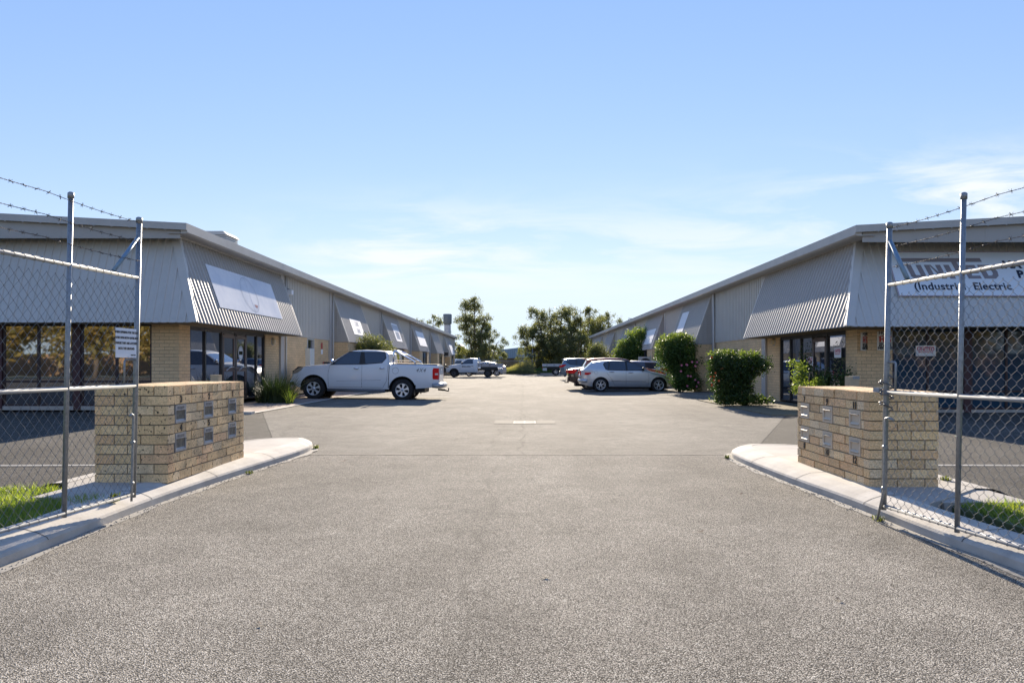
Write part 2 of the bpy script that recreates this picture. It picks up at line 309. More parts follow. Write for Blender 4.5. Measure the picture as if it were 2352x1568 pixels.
A_NEAR = asphalt('coarse_asphalt', (.135, .122, .10), (.51, .46, .375), (.93, .86, .725), 150, .005, .3, crack=(-.26, .84, 0))
A_YARD = asphalt('worn_asphalt', (.20, .182, .15), (.365, .332, .274), (.58, .53, .445), 170, .003, .3, crack=(.03, .68, 1))
A_OLD = asphalt('old_asphalt', (.07, .065, .055), (.20, .182, .152), (.42, .385, .33), 130, .005, .25)
CONC = mat('kerb_concrete', (.56, .52, .45), .9, noise=(3.5, .3, (.38, .345, .295), 12), bump=(55, .35, .006))
CONC2 = mat('slab_concrete', (.46, .425, .365), .9, noise=(2.2, .3, (.33, .30, .26), 12), bump=(80, .25, .004))
STEEL = mat('painted_steel', (.43, .405, .37), .5, 0, .4, noise=(3, .08))
STEEL_F = mat('painted_steel_fascia', (.52, .49, .445), .5, 0, .4, noise=(1.3, .2, None, 9))
STEEL_C = mat('painted_steel_pale', (.55, .53, .485), .45, 0, .4, noise=(2, .08))
GALV = mat('galvanised_steel', (.35, .365, .37), .5, .55, .5, noise=(45, .35), bump=(120, .1, .001))
GALV_B = mat('galvanised_steel_bright', (.36, .37, .375), .7, .2, .5, noise=(30, .2))
DARKP = mat('maroon_frame', (.030, .014, .016), .45)
BLACKF = mat('black_frame', (.018, .017, .018), .45)
BROWNF = mat('brown_frame', (.105, .062, .052), .45)
BRICK = brickmat('cream_brick', (.81, .575, .32), (.70, .50, .285), (.44, .33, .21))
BLACK = mat('black_plastic', (.018, .018, .019), .55)
RUBBER = mat('tyre_rubber', (.022, .021, .021), .85, noise=(20, .3), bump=(60, .2))
CHROME = mat('chrome', (.75, .76, .78), .12, 1.0)
ALLOY = mat('alloy', (.74, .74, .75), .3, .5)
WHITEP = mat('white_paint', (.72, .74, .76), .35, 0, .5, coat=.6, noise=(2, .04))
RED = mat('red_plastic', (.62, .006, .006), .35, spec=.2)
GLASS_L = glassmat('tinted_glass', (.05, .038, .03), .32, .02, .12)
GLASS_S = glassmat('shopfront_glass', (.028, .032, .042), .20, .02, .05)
GLASS_B = glassmat('blue_blind_glass', (.018, .050, .085), .02, .03, .08)
GLASS_C = glassmat('car_glass', (.035, .045, .06), .03, .02)
WIRE = mat('mesh_wire', (.20, .21, .215), .85, 0, noise=(40, .3))

# ---------------------------------------------------------------- ground
def sst(t): t = max(0, min(1, t)); return t*t*(3-2*t)
def gz(x, y):
    g = -sst((y-8)/9)*(.10-.012*min(abs(x), 8.3))
    if x > 7: g -= .12*sst((x-7)/2.5)*sst((12-y)/-1+1 if y < 12 else 1)*0 
    return g
def sheet(name, mt, ys, xl, xr, n, dz, kind='structure'):
    m = MB(); m.smooth = True
    m.grid([[(xl(y)+(xr(y)-xl(y))*j/n, y, gz(xl(y)+(xr(y)-xl(y))*j/n, y)+dz) for j in range(n+1)] for y in ys])
    o = m.build(name, mt); return tag(o, kind=kind)
def ar(a, b, s): return [a+(b-a)*i/max(1, round((b-a)/s)) for i in range(max(1, round((b-a)/s))+1)]
DIRT = mat('dry_ground', (.20, .19, .11), .95, noise=(.35, .3, (.12, .14, .06), 8), bump=(8, .4, .05))
m = MB(); m.face([(-900, -300, -.2), (900, -300, -.2), (900, 1500, -.2), (-900, 1500, -.2)]); tag(m.build('ground', DIRT), kind='structure')
sheet('car_park', A_OLD, ar(-30, 92, .5), lambda y: -40, lambda y: 40, 160, 0)
DX = 2.95
sheet('driveway', A_NEAR, ar(-30, 9.7, .5), lambda y: -3.3, lambda y: 3.3, 14, .004)
def yl(y): return -3.3 if y < 9.9 else (-3.3-(y-9.9)*.38 if y < 18.6 else -6.62)
def yr(y): return 3.1+.0*y if y < 9.9 else min(3.1+(y-9.9)*.42, 8.2)
sheet('yard_asphalt', A_YARD, ar(9.7, 91, .5), yl, yr, 34, .004)
# paved footpath beside the left building
PAVER = brickmat('red_pavers', (.42, .33, .27), (.36, .27, .22), (.25, .22, .19), .2, .1, .006)
sheet('footpath', PAVER, ar(18.0, 33, .5), lambda y: -8.6, lambda y: -6.76, 4, .012)
sheet('path_edge', CONC, ar(17.8, 33, .5), lambda y: -6.75, lambda y: -6.58, 2, .02)
m = MB(); m.box((-8.6, 17.75, -.02), (-6.58, 17.98, .045)); tag(m.build('footpath_kerb', CONC), kind='structure')
# drain
m = MB()
def gsheet(m, x0, x1, y0, y1, dz):
    m.grid([[(x, y, gz(x, y)+dz) for x in ar(x0, x1, .12)] for y in ar(y0, y1, .12)])
dr = thing('drain', 'concrete drain surround with steel grate set in the middle of the yard', 'drain', (.0, 0, 0))
for q in ((-.62, -.21, 15.75, 16.75), (.31, .72, 15.75, 16.75), (-.2, .3, 15.75, 15.95), (-.2, .3, 16.5, 16.75)): gsheet(m, *q, .011)
m.build('drain_surround', mat('drain_concrete', (.10, .092, .076), .95, noise=(6, .25)), dr)
m = MB(); gsheet(m, -.19, .29, 15.95, 16.5, .007); m.build('drain_pit', BLACK, dr)
m = MB()
for i in range(7): m.box((-.19, 15.95+i*.08, -.094), (.29, 15.99+i*.08, -.084))
for i in range(3): m.box((-.195+i*.235, 15.95, -.094), (-.18+i*.235, 16.5, -.0835))
m.build('grate', mat('worn_grate', (.27, .26, .24), .8), dr)
# bay lines
LINE = mat('line_paint', (.62, .60, .54), .8, noise=(6, .35))
m = MB()
def line(m, x0, x1, y0, w=.08):
    xs = ar(x0, x1, .5); m.grid([[(x, y0, gz(x, y0)+.009) for x in xs], [(x, y0+w, gz(x, y0+w)+.009) for x in xs]])
for i in range(22): line(m, -7.6 if i else -6.4, -2.75, 25.2+i*2.62 if i else 25.05)
for y in (27.6, 30.2, 34.9, 37.7, 40.3, 43, 45.6, 50, 53, 56): line(m, 2.9, 7.2, y)
tag(m.build('parking_lines', LINE), kind='structure')
m = MB()
for y0 in (8.35,):
    m.face([(-16, y0, .006), (-4.8, y0+.25, .006), (-4.8, y0+.37, .006), (-16, y0+.12, .006)]); m.face([(16, y0, .006), (4.8, y0+.25, .006), (4.8, y0+.37, .006), (16, y0+.12, .006)][::-1])
tag(m.build('faded_line', mat('faded_line_paint', (.34, .33, .30), .9, noise=(9, .5, (.2, .19, .17)))), kind='structure')

# ---------------------------------------------------------------- kerb islands
def smooth_path(p, it=2):
    for _ in range(it):
        q = [p[0]]
        for a, b in zip(p, p[1:]): q += [(a[0]*.75+b[0]*.25, a[1]*.75+b[1]*.25), (a[0]*.25+b[0]*.75, a[1]*.25+b[1]*.75)]
        q.append(p[-1]); p = q
    return p
LP = [(-3.05, -6), (-3.05, 2), (-3.06, 4.25), (-3.12, 5.6), (-3.12, 6.5), (-3.08, 7.5), (-2.98, 8.7), (-2.91, 9.5), (-2.93, 10.25), (-3.1, 10.75), (-3.55, 10.85), (-3.95, 10.5), (-4.25, 9.6), (-4.38, 8.2), (-4.4, 6.6)]
RP = [(3.3, -6), (3.1, 1), (2.88, 4.2), (2.79, 5.0), (2.78, 5.9), (2.75, 6.5), (2.70, 7.1), (2.66, 7.9), (2.64, 8.8), (2.68, 9.5), (2.9, 9.9), (3.25, 10.0), (3.75, 9.85), (4.1, 9.2), (4.2, 8), (4.2, 6.3)]
def kerb(path, sgn, nm, label):
    path = smooth_path(path, 2)
    prof = [(0, -.05), (.004, .058), (.016, .076), (.075, .104), (.155, .128), (.30, .134)]
    rows = []
    for i, (x, y) in enumerate(path):
        a = path[max(i-1, 0)]; b = path[min(i+1, len(path)-1)]; dx, dy = b[0]-a[0], b[1]-a[1]; l = math.hypot(dx, dy)
        nx, ny = (-dy/l*1, dx/l) if sgn < 0 else (dy/l, -dx/l)
        w = 1.0 if y < 9 else max(.62, 1-(y-9)*.25)
        rows.append([(x+nx*o*w, y+ny*o*w, z) for o, z in prof])
    m = MB(); m.smooth = False; m.grid(rows if sgn > 0 else [r[::-1] for r in rows])
    o = m.build(nm, CONC)
    # control joints
    return o, rows
for sgn, P in ((-1, LP), (1, RP)):
    o, rows = kerb(P, sgn, 'kerb', ''); tag(o, kind='structure')
    j = MB(); q = 0
    for i in range(len(rows)-1):
        a, b = rows[i], rows[i+1]; q += math.dist(a[0][:2], b[0][:2])
        if q > 1.15 and 3 < a[0][1] < 10.4:
            q = 0; t = Vector(b[0])-Vector(a[0]); t.normalize(); t *= .009
            for u, v in zip(a[1:], a[2:]):
                up = Vector((0, 0, .0025)); nn = (Vector(v)-Vector(u)).cross(t).normalized()*(.002)
                if nn.z < 0: nn = -nn
                j.face([Vector(u)+nn, Vector(u)+t+nn, Vector(v)+t+nn, Vector(v)+nn])
    tag(j.build('kerb_joints', mat('joint_dark', (.10, .095, .085), .95)), kind='structure')
    # concrete infill
    inner = [r[-1] for r in rows if r[0][1] > 5.35]; m = MB()
    X = 3.36*sgn
    pts = [(x, y, .131) for x, y, z in inner]
    m.prism([(x, y, .0) for x, y, z in pts], (0, 0, .131)); tag(m.build('island_slab', CONC2), kind='structure')
    # apron at the wall's foot
    m = MB(); m.box((sgn*3.3, 5.95 if sgn < 0 else 5.72, 0), (sgn*4.0, 6.62, .118)); tag(m.build('wall_apron', CONC2), kind='structure')
# lighter gutter strip of fine grit along the kerb's foot
m = MB()
for P, s in ((LP, -1), (RP, 1)):
    p = [q for q in smooth_path(P, 2) if q[1] < 10.6]
    random.seed(5); w = [.05+.05*random.random() for _ in p]
    m.grid([[(x-s*.0, y, .0085) for x, y in p], [(x-s*w[i], y, .0065) for i, (x, y) in enumerate(p)]])
tag(m.build('kerb_grit', mat('grit', (.40, .37, .31), .95, noise=(40, .5, (.2, .185, .16)))), kind='structure')

# ---------------------------------------------------------------- verge grass
GRASSB = mat('verge_soil', (.10, .12, .04), .95, noise=(9, .4))
for s, y1 in ((-1, 6.42), (1, 5.7)):
    m = MB(); m.box((s*3.35, -6, 0), (s*16, y1, .10)); o = m.build('verge_ground', GRASSB); tag(o, kind='structure')
    if s < 0:
        pass
def grass(nm, x0, x1, y0, y1, n, z, seed, h=.045, skip=None):
    rng = np.random.default_rng(seed); x = rng.uniform(x0, x1, n); y = rng.uniform(y0, y1, n)
    if skip is not None:
        k = ~skip(x, y); x = x[k]; y = y[k]
    n = len(x); a = rng.uniform(0, 2*np.pi, n); hh = h*rng.uniform(.5, 1.4, n)*(1+.5*np.sin(x*7)*np.sin(y*9)); w = rng.uniform(.003, .006, n); lean = rng.normal(0, .5, (n, 2))*hh[:, None]
    v = np.zeros((n, 3, 3)); v[:, 0] = np.stack([x-np.cos(a)*w, y-np.sin(a)*w, np.full(n, z)], 1); v[:, 1] = np.stack([x+np.cos(a)*w, y+np.sin(a)*w, np.full(n, z)], 1)
    v[:, 2] = np.stack([x+lean[:, 0], y+lean[:, 1], z+hh], 1)
    return np_mesh(nm, v.reshape(-1, 3), n, 3, MATS['grass_blade'])
def np_mesh(nm, v, nf, k, mt, parent=None):
    me = bpy.data.meshes.new(nm); me.vertices.add(len(v)); me.vertices.foreach_set('co', v.astype(np.float32).ravel())
    me.loops.add(nf*k); me.loops.foreach_set('vertex_index', np.arange(nf*k, dtype=np.int32)); me.polygons.add(nf)
    me.polygons.foreach_set('loop_start', np.arange(0, nf*k, k, dtype=np.int32)); me.polygons.foreach_set('loop_total', np.full(nf, k, dtype=np.int32))
    me.materials.append(mt); me.update(calc_edges=True); o = bpy.data.objects.new(nm, me); COL.objects.link(o)
    if parent is not None: o.parent = parent
    return o
leafmat('grass_blade', (.11, .18, .03), (.27, .30, .07), .4)
tag(grass('grass', -8, -3.37, 2.2, 6.40, 60000, .10, 3, .05, lambda x, y: (x > -4.02) & (y > 5.93)), 'short bright green verge grass left of the driveway', 'grass', kind='stuff')
tag(grass('grass', 3.37, 8, 2.2, 5.70, 60000, .10, 4, .05), 'short bright green verge grass right of the driveway', 'grass', kind='stuff')

# ---------------------------------------------------------------- mailbox walls
BRK = tintmat('sand_brick', None, speck=(38, .63, (.06, .05, .04)), stain=.6, bumps=(80, .6, .004))
BRK2 = tintmat('split_face_brick', None, bumps=(45, 1.0, .016), lo=.62, hi=1.2)
MORT = mat('mortar', (.26, .225, .165), .95, noise=(30, .5, (.12, .105, .08)))
MORT2 = mat('mortar_clean', (.27, .22, .15), .95, noise=(30, .4))
BOXM = mat('letterbox_metal', (.42, .43, .45), .45, .5, noise=(20, .3))
BOXB = mat('letterbox_cream', (.60, .50, .37), .5, noise=(10, .1))
HOLE = mat('slot_shadow', (.01, .01, .01), .9)
NUMB = mat('number_black', (.015, .015, .015), .5)
def wall_block(s, x_in, x_out, y0, y1, z0, z1, courses, bm, mort, pal, seed, label, boxes, topz, split):
    """s side; x_in = face towards driveway (abs), x_out = far face (abs)"""
    rnd = random.Random(seed)
    root = thing('mailbox_wall', label, 'mailbox wall', (s*(x_in+x_out)/2, (y0+y1)/2, z0))
    inv = Matrix.Translation(-Vector(root.location))
    j = .010; ch = (z1-z0)/courses
    m = MB(); e = .007; m.box((s*(x_in+e), y0+e, z0-.01), (s*(x_out-e), y1-e, z1-e)); m.v = [tuple(inv @ Vector(v)) for v in m.v]; m.build('mortar', mort, root)
    m = MB()
    def bx(a, b):
        c = rnd.choice(pal); k = rnd.uniform(.86, 1.1); m.col = tuple(q*k for q in c); m.box(a, b)
    bl = .23; hd = .11; pd = .10
    for r in range(courses):
        za = z0+r*ch+j/2; zb = z0+(r+1)*ch-j/2
        top = r == courses-1
        jit = lambda: rnd.uniform(-.002, .002)*(3.0 if split else 1.2)
        # driveway face, along y
        step = (.12 if top and not split else .24) if not split else .24
        y = y0 + (0 if (r % 2 == 0 or top) else (step/2 if step > .2 else 0)); 
        if y > y0: segs = [(y0, y-j/2)]
        else: segs = []
        first = True
        while y < y1-.02:
            yb = min(y+step-j, y1-(0 if y+step > y1 else 0)); segs.append((y if not segs or True else y, min(yb, y1))); y += step
        segs = [(a, b) for a, b in segs if b-a > .02]
        for a, b in segs:
            hit = [q for q in boxes if not (b < q[0]-.004 or a > q[1]+.004) and not (zb < q[2]+.008 or za > q[3]-.008)]
            parts = [(a, b)]
            for q in hit:
                np_ = []
                for (u, v) in parts:
                    if v <= q[0] or u >= q[1]: np_.append((u, v)); continue
                    if u < q[0]-.012: np_.append((u, q[0]-.006))
                    if v > q[1]+.012: np_.append((q[1]+.006, v))
                parts = np_
            for u, v in parts:
                if v-u < .015: continue
                d = jit(); bx((s*(x_in+d), max(u, y0), za), (s*(x_in+pd), v, zb))
                # matching outer face
            bx((s*(x_out-pd), a, za), (s*(x_out+jit()), b, zb))
        # end faces, along x
        for (ya, yb_) in ((y0+jit()*.5, y0+pd), (y1-pd, y1+jit()*.5)):
            x = x_in+pd+j; off = (r % 2 == 0)
            xs = [x_in+ (0 if not off else 0)]
            cuts = []; c = x_in + (.24 if off else .12)
            while c < x_out-.03: cuts.append(c); c += .24
            ed = [x_in-.0005]+cuts+[x_out+.0005]
            for a, b in zip(ed, ed[1:]):
                bx((s*(a+(j if a > x_in else 0)), ya-.0012 if ya < y0+.05 else ya, za), (s*b, yb_ if ya < y0+.05 else yb_+.0012, zb))
    # brick-on-edge cap laid flat on top
    nx = int((x_out-x_in)/.118)
    for yy in ar(y0, y1, .238)[:-1]:
        for xx in range(nx):
            wq = (x_out-x_in)/nx
            bx((s*(x_in+.004+xx*wq), yy+.002, z1-.006), (s*(x_in-.004+(xx+1)*wq), yy+(y1-y0)/round((y1-y0)/.238)-.006, z1+rnd.uniform(.001, .004)))
    m.v = [tuple(inv @ Vector(v)) for v in m.v]
    m.build('brickwork', bm, root, attr=True)
    return root, inv
Lbox = [(y_, y_+.215, z_, z_+.17) for y_ in (6.76, 7.37, 7.98) for z_ in (.651, .387)]
palL = [(.85, .595, .315), (.81, .56, .295), (.86, .61, .335), (.77, .54, .29), (.87, .645, .38), (.85, .55, .30)]
palR = [(.88, .615, .325), (.82, .56, .30), (.90, .65, .36), (.88, .58, .315), (.80, .55, .30), (.89, .68, .42)]
rootL, invL = wall_block(-1, 3.21, 3.87, 6.62, 8.42, .12, 1.00, 10, BRK, MORT, palL, 11, 'smooth cream brick mailbox wall with six metal letterboxes, left of the driveway', Lbox, 0, False)
Rbox = [(y_, y_+.225, z_, z_+.162) for y_ in (6.53, 7.125, 7.705) for z_ in (.623, .373)]
rootR, invR = wall_block(1, 3.02, 3.62, 6.37, 8.02, .12, .955, 10, BRK2, MORT2, palR, 12, 'rough split-face brick mailbox wall with six cream letterboxes, right of the driveway', Rbox, 0, True)
def letterbox(root, inv, s, xf, q, style):
    y0, y1, z0, z1 = q; m = MB(); mt = BOXM if style == 0 else BOXB
    xo = xf-.004; X = lambda a: s*a
    t = .014
    if style == 0:
        plate = z1-.052
        m.box((X(xo), y0, plate), (X(xf+.05), y1, z1)); 
        m.box((X(xo), y0, z0), (X(xf+.05), y0+t, plate)); m.box((X(xo), y1-t, z0), (X(xf+.05), y1, plate)); m.box((X(xo), y0+t, z0), (X(xf+.05), y1-t, z0+.018))
        zt = plate
    else:
        t = .03; m.box((X(xo), y0, z1-.03), (X(xf+.05), y1, z1)); m.box((X(xo), y0, z0), (X(xf+.05), y0+t, z1-.03)); m.box((X(xo), y1-t, z0), (X(xf+.05), y1, z1-.03)); m.box((X(xo), y0+t, z0), (X(xf+.05), y1-t, z0+.02)); zt = z1-.03
    m.v = [tuple(inv @ Vector(v)) for v in m.v]
    o = m.build('letterbox', mt, root)
    f = MB()
    if style == 0:
        f.prism([(X(xf+.002), y0+t, z0+.018), (X(xf+.002), y1-t, z0+.018), (X(xf+.026), y1-t, zt-.020), (X(xf+.026), y0+t, zt-.020)], (s*.006, 0, 0))
    else:
        f.prism([(X(xf+.004), y0+t, z0+.02), (X(xf+.004), y1-t, z0+.02), (X(xf+.006), y1-t, zt-.016), (X(xf+.006), y0+t, zt-.016)], (s*.006, 0, 0))
        f.prism([(X(xf-.016), y0+t-.004, zt-.012), (X(xf-.016), y1-t+.004, zt-.012), (X(xf+.008), y1-t+.004, zt-.002), (X(xf+.008), y0+t-.004, zt-.002)], (0, 0, .004))
        f.prism([(X(xf-.010), y0+t, z0+.028), (X(xf-.010), y1-t, z0+.028), (X(xf+.008), y1-t, z0+.05), (X(xf+.008), y0+t, z0+.05)], (0, 0, .004))
    f.v = [tuple(inv @ Vector(v)) for v in f.v]; f.build('flap', mt, o)
    h = MB(); h.box((X(xf+.052), y0+t, z0+.018), (X(xf+.056), y1-t, zt)); h.v = [tuple(inv @ Vector(v)) for v in h.v]; h.build('slot', HOLE, o)
    if style == 0:
        h = MB(); me = text_mesh('LETTERS', .036, .0012, .001); h.add_mesh(me, inv @ frame((X(xo-.0015), (y0+y1)/2, z1-.027), (0, 1, 0), (0, 0, 1))); h.build('lettering', mat('stamped', (.22, .225, .23), .5, .4) if 'stamped' not in MATS else MATS['stamped'], o)
for q in Lbox: letterbox(rootL, invL, -1, 3.21, q, 0)
for q in Rbox: letterbox(rootR, invR, 1, 3.02, q, 1)
def number(root, inv, s, xf, y, z, t, size=.085):
    h = MB(); me = text_mesh(t, size, .003, .002); h.add_mesh(me, inv @ frame((s*(xf-.006), y, z), (0, 1 if s < 0 else -1, 0), (0, 0, 1))); o = h.build('number', NUMB, root)
for y, z, t in ((6.87, .87, '3'), (7.48, .87, '2'), (8.09, .87, '1'), (6.87, .603, '4'), (7.48, .603, '5'), (8.09, .603, '6')): number(rootL, invL, -1, 3.21, y, z, t)
for y, z, t in ((6.64, .825, '11'), (7.24, .825, '9'), (7.82, .825, '7'), (6.64, .328, '12'), (7.24, .328, '10'), (7.82, .328, '8')): number(rootR, invR, 1, 3.02, y, z, t)

# ---------------------------------------------------------------- gates
def gate(nm, label, A, B, zb, zm, zt, zp, posts, wires, seed, s):
    A = Vector(A); B = Vector(B); L = (B-A).length; u = (B-A).normalized()
    root = thing(nm, label, 'gate', (A.x-.02, A.y, 0)); root.rotation_euler = (Matrix.Rotation(math.atan2(u.y, u.x), 4, 'Z') @ Matrix.Rotation(R(-1.3), 4, 'X')).to_euler()
    n = 1
    def P(a, z, o=0): return (a, o, z)
    for i, a in enumerate(posts):
        m = MB(); ztp = zp[i] if i < len(zp) else zp[-1]
        m.tube([P(a, zb-.03), P(a, ztp)], .0165 if i else .0195, 12)
        m.tube([P(a, ztp-.03), P(a, ztp+.006), P(a, ztp+.014)], [.021, .021, .012] if i else [.024, .024, .014], 12)
        m.build('post', GALV, root)
    for nm2, z in (('bottom_rail', zb), ('middle_rail', zm), ('top_rail', zt)):
        m = MB(); m.tube([P(0.0, z), P(L, z)], .0155, 12)
        if nm2 != 'middle_rail':
            k = .10
            while k < L:
                m.tube([P(k+.012*math.cos(q), z+.0175*math.cos(q), .0175*math.sin(q)) for q in [i*math.pi/4 for i in range(9)]], .0022, 4, False); k += .083
        m.build(nm2, GALV_B, root)
    # chain link
    m = MB(); a = .0195; dz = .0425; i = 0; x = a
    rnd = random.Random(seed)
    while x < L:
        pts = []; k = 0; z = zb+.02
        while z < zt-.012:
            sd_ = 1 if (k+i) % 2 == 0 else -1
            pts.append(P(x+sd_*(a+.0012), z, sd_*.003+rnd.uniform(-.0008, .0008))); z += dz; k += 1
        q = []
        for c in range(len(pts)-1):
            p0 = Vector(pts[c]); p1 = Vector(pts[c+1]); q.append(p0+Vector((0, 0, -.004))); q.append(p0+Vector((0, 0, .004))); 
        m.tube(q, .00145, 4, False); x += 2*a; i += 1
    m.build('chain_link_mesh', WIRE, root)
    for w_i, (za, zc) in enumerate(wires):
        m = MB(); rw = random.Random(seed*7+w_i); N_ = 80; pp = []; qq = []
        for i_ in range(N_*3+1):
            t = i_/(N_*3); sag = .012*math.sin(math.pi*((t*3) % 1)); x_ = L*t; z_ = za+(zc-za)*t-sag; an = i_*1.3
            pp.append((x_, .027+.0022*math.cos(an), z_+.0022*math.sin(an))); qq.append((x_, .027-.0022*math.cos(an), z_-.0022*math.sin(an)))
        m.tube(pp, .0014, 4, False); m.tube(qq, .0014, 4, False)
        x_ = .06
        while x_ < L:
            t = x_/L; z_ = za+(zc-za)*t-.012*math.sin(math.pi*((t*3) % 1))
            for b in range(4):
                d = Vector((rw.uniform(-.5, .5), rw.uniform(-1, 1), rw.uniform(-1, 1))).normalized()*.017; c = Vector((x_+rw.uniform(-.005, .005), .027, z_))
                m.tube([c-d, c+d], .0013, 3, False)
            m.tube([(x_-.007, .027, z_), (x_+.007, .027, z_)], .0038, 5); x_ += .105
        m.build('barbed_wire', mat('wire_rust', (.11, .10, .095), .7, .3) if 'wire_rust' not in MATS else MATS['wire_rust'], root)
    return root
gl = gate('gate', 'open chain-link gate leaf with a white notice, left of the driveway', (-3.07, 5.80, 0), (-3.36, 2.7, 0), .175, 1.03, 1.885, (2.35, 2.37, 2.37), (0, .765, 1.75, 3.08), ((2.315, 2.35), (2.165, 2.2), (2.015, 2.06)), 21, -1)
gr = gate('gate', 'open chain-link gate leaf with chain and padlock, right of the driveway', (2.75, 5.53, 0), (3.19, 2.55, 0), .13, .99, 1.80, (2.26, 2.31, 2.32), (0, .755, 1.75, 3.0), ((2.235, 2.29), (2.09, 2.15), (1.935, 2.02)), 22, 1)
BLUEP = mat('blue_grey_brace', (.22, .33, .43), .45, .3, noise=(30, .3))
m = MB(); m.tube([(.0, 0, 2.21), (.30, 0, 1.90)], .015, 8); m.build('brace', BLUEP, gl)
m = MB(); m.tube([(.0, 0, 2.14), (.215, 0, 1.82)], .017, 8); m.build('brace', BLUEP, gr)
def bolt(root, x, o, ztop, zbot, hook, lean=0):
    m = MB(); m.tube([(x+hook, o, ztop-.012), (x+hook*.35, o, ztop), (x+.004, o, ztop-.008), (x, o, ztop-.04), (x, o, .25), (x-lean, o+.0, zbot)], .009, 8)
    m.build('drop_bolt', GALV, root)
    for z in (.27, ztop-.22):
        m = MB(); m.tube([(x-.014, o, z), (x+.014, o, z)], .014, 8); m.build('bolt_guide', GALV, root)
bolt(gl, .075, .035, .81, .13, -.06 if False else .05); bolt(gr, .045, -.035, .80, .02, .10, .07)
# latch loops
m = MB(); m.tube([(.0, 0, 1.235), (.13, 0, 1.235), (.145, 0, 1.22), (.145, 0, 1.04)], .008, 8); m.build('latch', GALV, gl)
m = MB(); m.tube([(.0, 0, 1.215), (.095, 0, 1.215), (.105, 0, 1.205), (.105, 0, 1.0)], .008, 8); m.build('latch', GALV, gr)
# chain and padlock on the right gate
CHN = mat('chain_steel', (.16, .155, .15), .45, .8)
m = MB(); rnd = random.Random(4); pts = []
for i in range(30):
    a = i*.75; pts.append(Vector((.0+.042*math.cos(a)+rnd.uniform(-.012, .012), .042*math.sin(a), 1.12-i*.0095+rnd.uniform(-.008, .008))))
for i in range(len(pts)-1):
    c = (pts[i]+pts[i+1])/2; d = (pts[i+1]-pts[i]).normalized(); sdv = d.cross(Vector((0, 0, 1)) if i % 2 else Vector((.3, 1, .2))).normalized()
    ring = [c+d*.018*math.cos(q)+sdv*.010*math.sin(q) for q in [k*math.pi/4 for k in range(9)]]; m.tube(ring, .0042, 5, False)
ch_ = m.build('chain', CHN, gr)
m = MB(); m.box((-.115, -.03, .985), (-.045, .0, 1.02)); m.tube([(-.05, -.015, 1.01), (-.02, -.015, 1.02), (-.005, -.015, 1.0), (-.03, -.015, .985), (-.05, -.015, .99)], .005, 6); m.build('padlock', GALV_B, gr)
# gate notice
SIGNW = mat('sign_white', (.80, .81, .82), .6, spec=.2)
st = thing('notice_sign', 'white notice about opening and latching both gates, fixed to the left gate', 'sign', (-3.045, 5.62, 1.36))
m = MB(); m.box((-.002, -.145, -.11), (.002, .145, .115)); m.build('panel', SIGNW, st)
for t, z, sz in (('WHEN OPENING FOR THE DAY', .083, .0235), ('PLEASE OPEN BOTH GATES AND', .041, .0225), ('ENSURE THEY ARE LATCHED', 0, .0235), ('INTO THE GROUND', -.041, .0245)):
    m = MB(); m.add_mesh(text_mesh(t, sz, .0009, .0006), frame((.0032, 0, z), (0, 1, 0), (0, 0, 1))); m.build('text_line', NUMB, st)
m = MB(); m.add_mesh(text_mesh('THANK YOU', .012, .0003, .0006), frame((.0032, .095, -.09), (0, 1, 0), (0, 0, 1))); m.build('text_line', NUMB, st)

# weeds and grit caught along the kerb foot
WEED = leafmat('weed', (.05, .08, .02), (.16, .17, .05), .35)
def weed(x, y, z, n, h, seed, lab):
    rw = random.Random(seed); m = MB()
    for i in range(n):
        a = rw.uniform(0, 6.28); l = h*rw.uniform(.5, 1.1); d = Vector((math.cos(a), math.sin(a), 0)); s_ = Vector((-d.y, d.x, 0))*.004; r_ = rw.uniform(.1, .8)
        p0 = Vector((rw.uniform(-.03, .03), rw.uniform(-.05, .05), 0)); p1 = p0+d*l*r_*.4+Vector((0, 0, l*.6)); p2 = p0+d*l*r_+Vector((0, 0, l*.75))
        m.grid([[p0-s_, p0+s_], [p1-s_, p1+s_], [p2, p2]])
    o = m.build('weed', WEED, None, (x, y, z)); tag(o, lab, 'weed', 'weeds along the kerbs')
weed(-2.98, 8.0, .006, 30, .05, 1, 'small weed at the foot of the left kerb below the mailbox wall')
weed(-2.93, 10.35, .006, 40, .07, 2, 'dry weed at the blunt tip of the left kerb island')
weed(2.60, 9.3, .006, 40, .06, 3, 'little weed at the tip of the right kerb island')
weed(2.72, 5.6, .006, 40, .05, 4, 'weed at the kerb joint below the padlocked gate end')
weed(-3.22, 5.75, .12, 60, .09, 5, 'grass tuft under the end post of the left gate')
weed(3.9, 6.75, .11, 60, .08, 6, 'grass tuft at the outer corner of the right mailbox wall')
rw = random.Random(9); m = MB()
def kerb_x(P, y):
    for (a, b_), (c_, d_) in zip(P, P[1:]):
        if b_ <= y <= d_: return a+(c_-a)*(y-b_)/(d_-b_)
for i in range(900):
    s_ = rw.choice((-1, 1)); y = rw.uniform(2.6, 9.3); P = LP if s_ < 0 else RP; x = kerb_x(P, y)-s_*abs(rw.gauss(0, .06))-s_*.01; r_ = rw.uniform(.003, .009); c = Vector((x, y, .008)); a = rw.uniform(0, 3)
    q = [c+Vector((math.cos(a+k*2.1)*r_, math.sin(a+k*2.1)*r_, 0)) for k in range(3)]; t = c+Vector((0, 0, r_*.8))
    for k in range(3): m.face([q[k], q[(k+1) % 3], t])
tag(m.build('gravel', mat('gravel_bits', (.34, .30, .25), .9, noise=(60, .6))), 'loose grit gathered along the foot of both kerbs', 'gravel', kind='stuff')

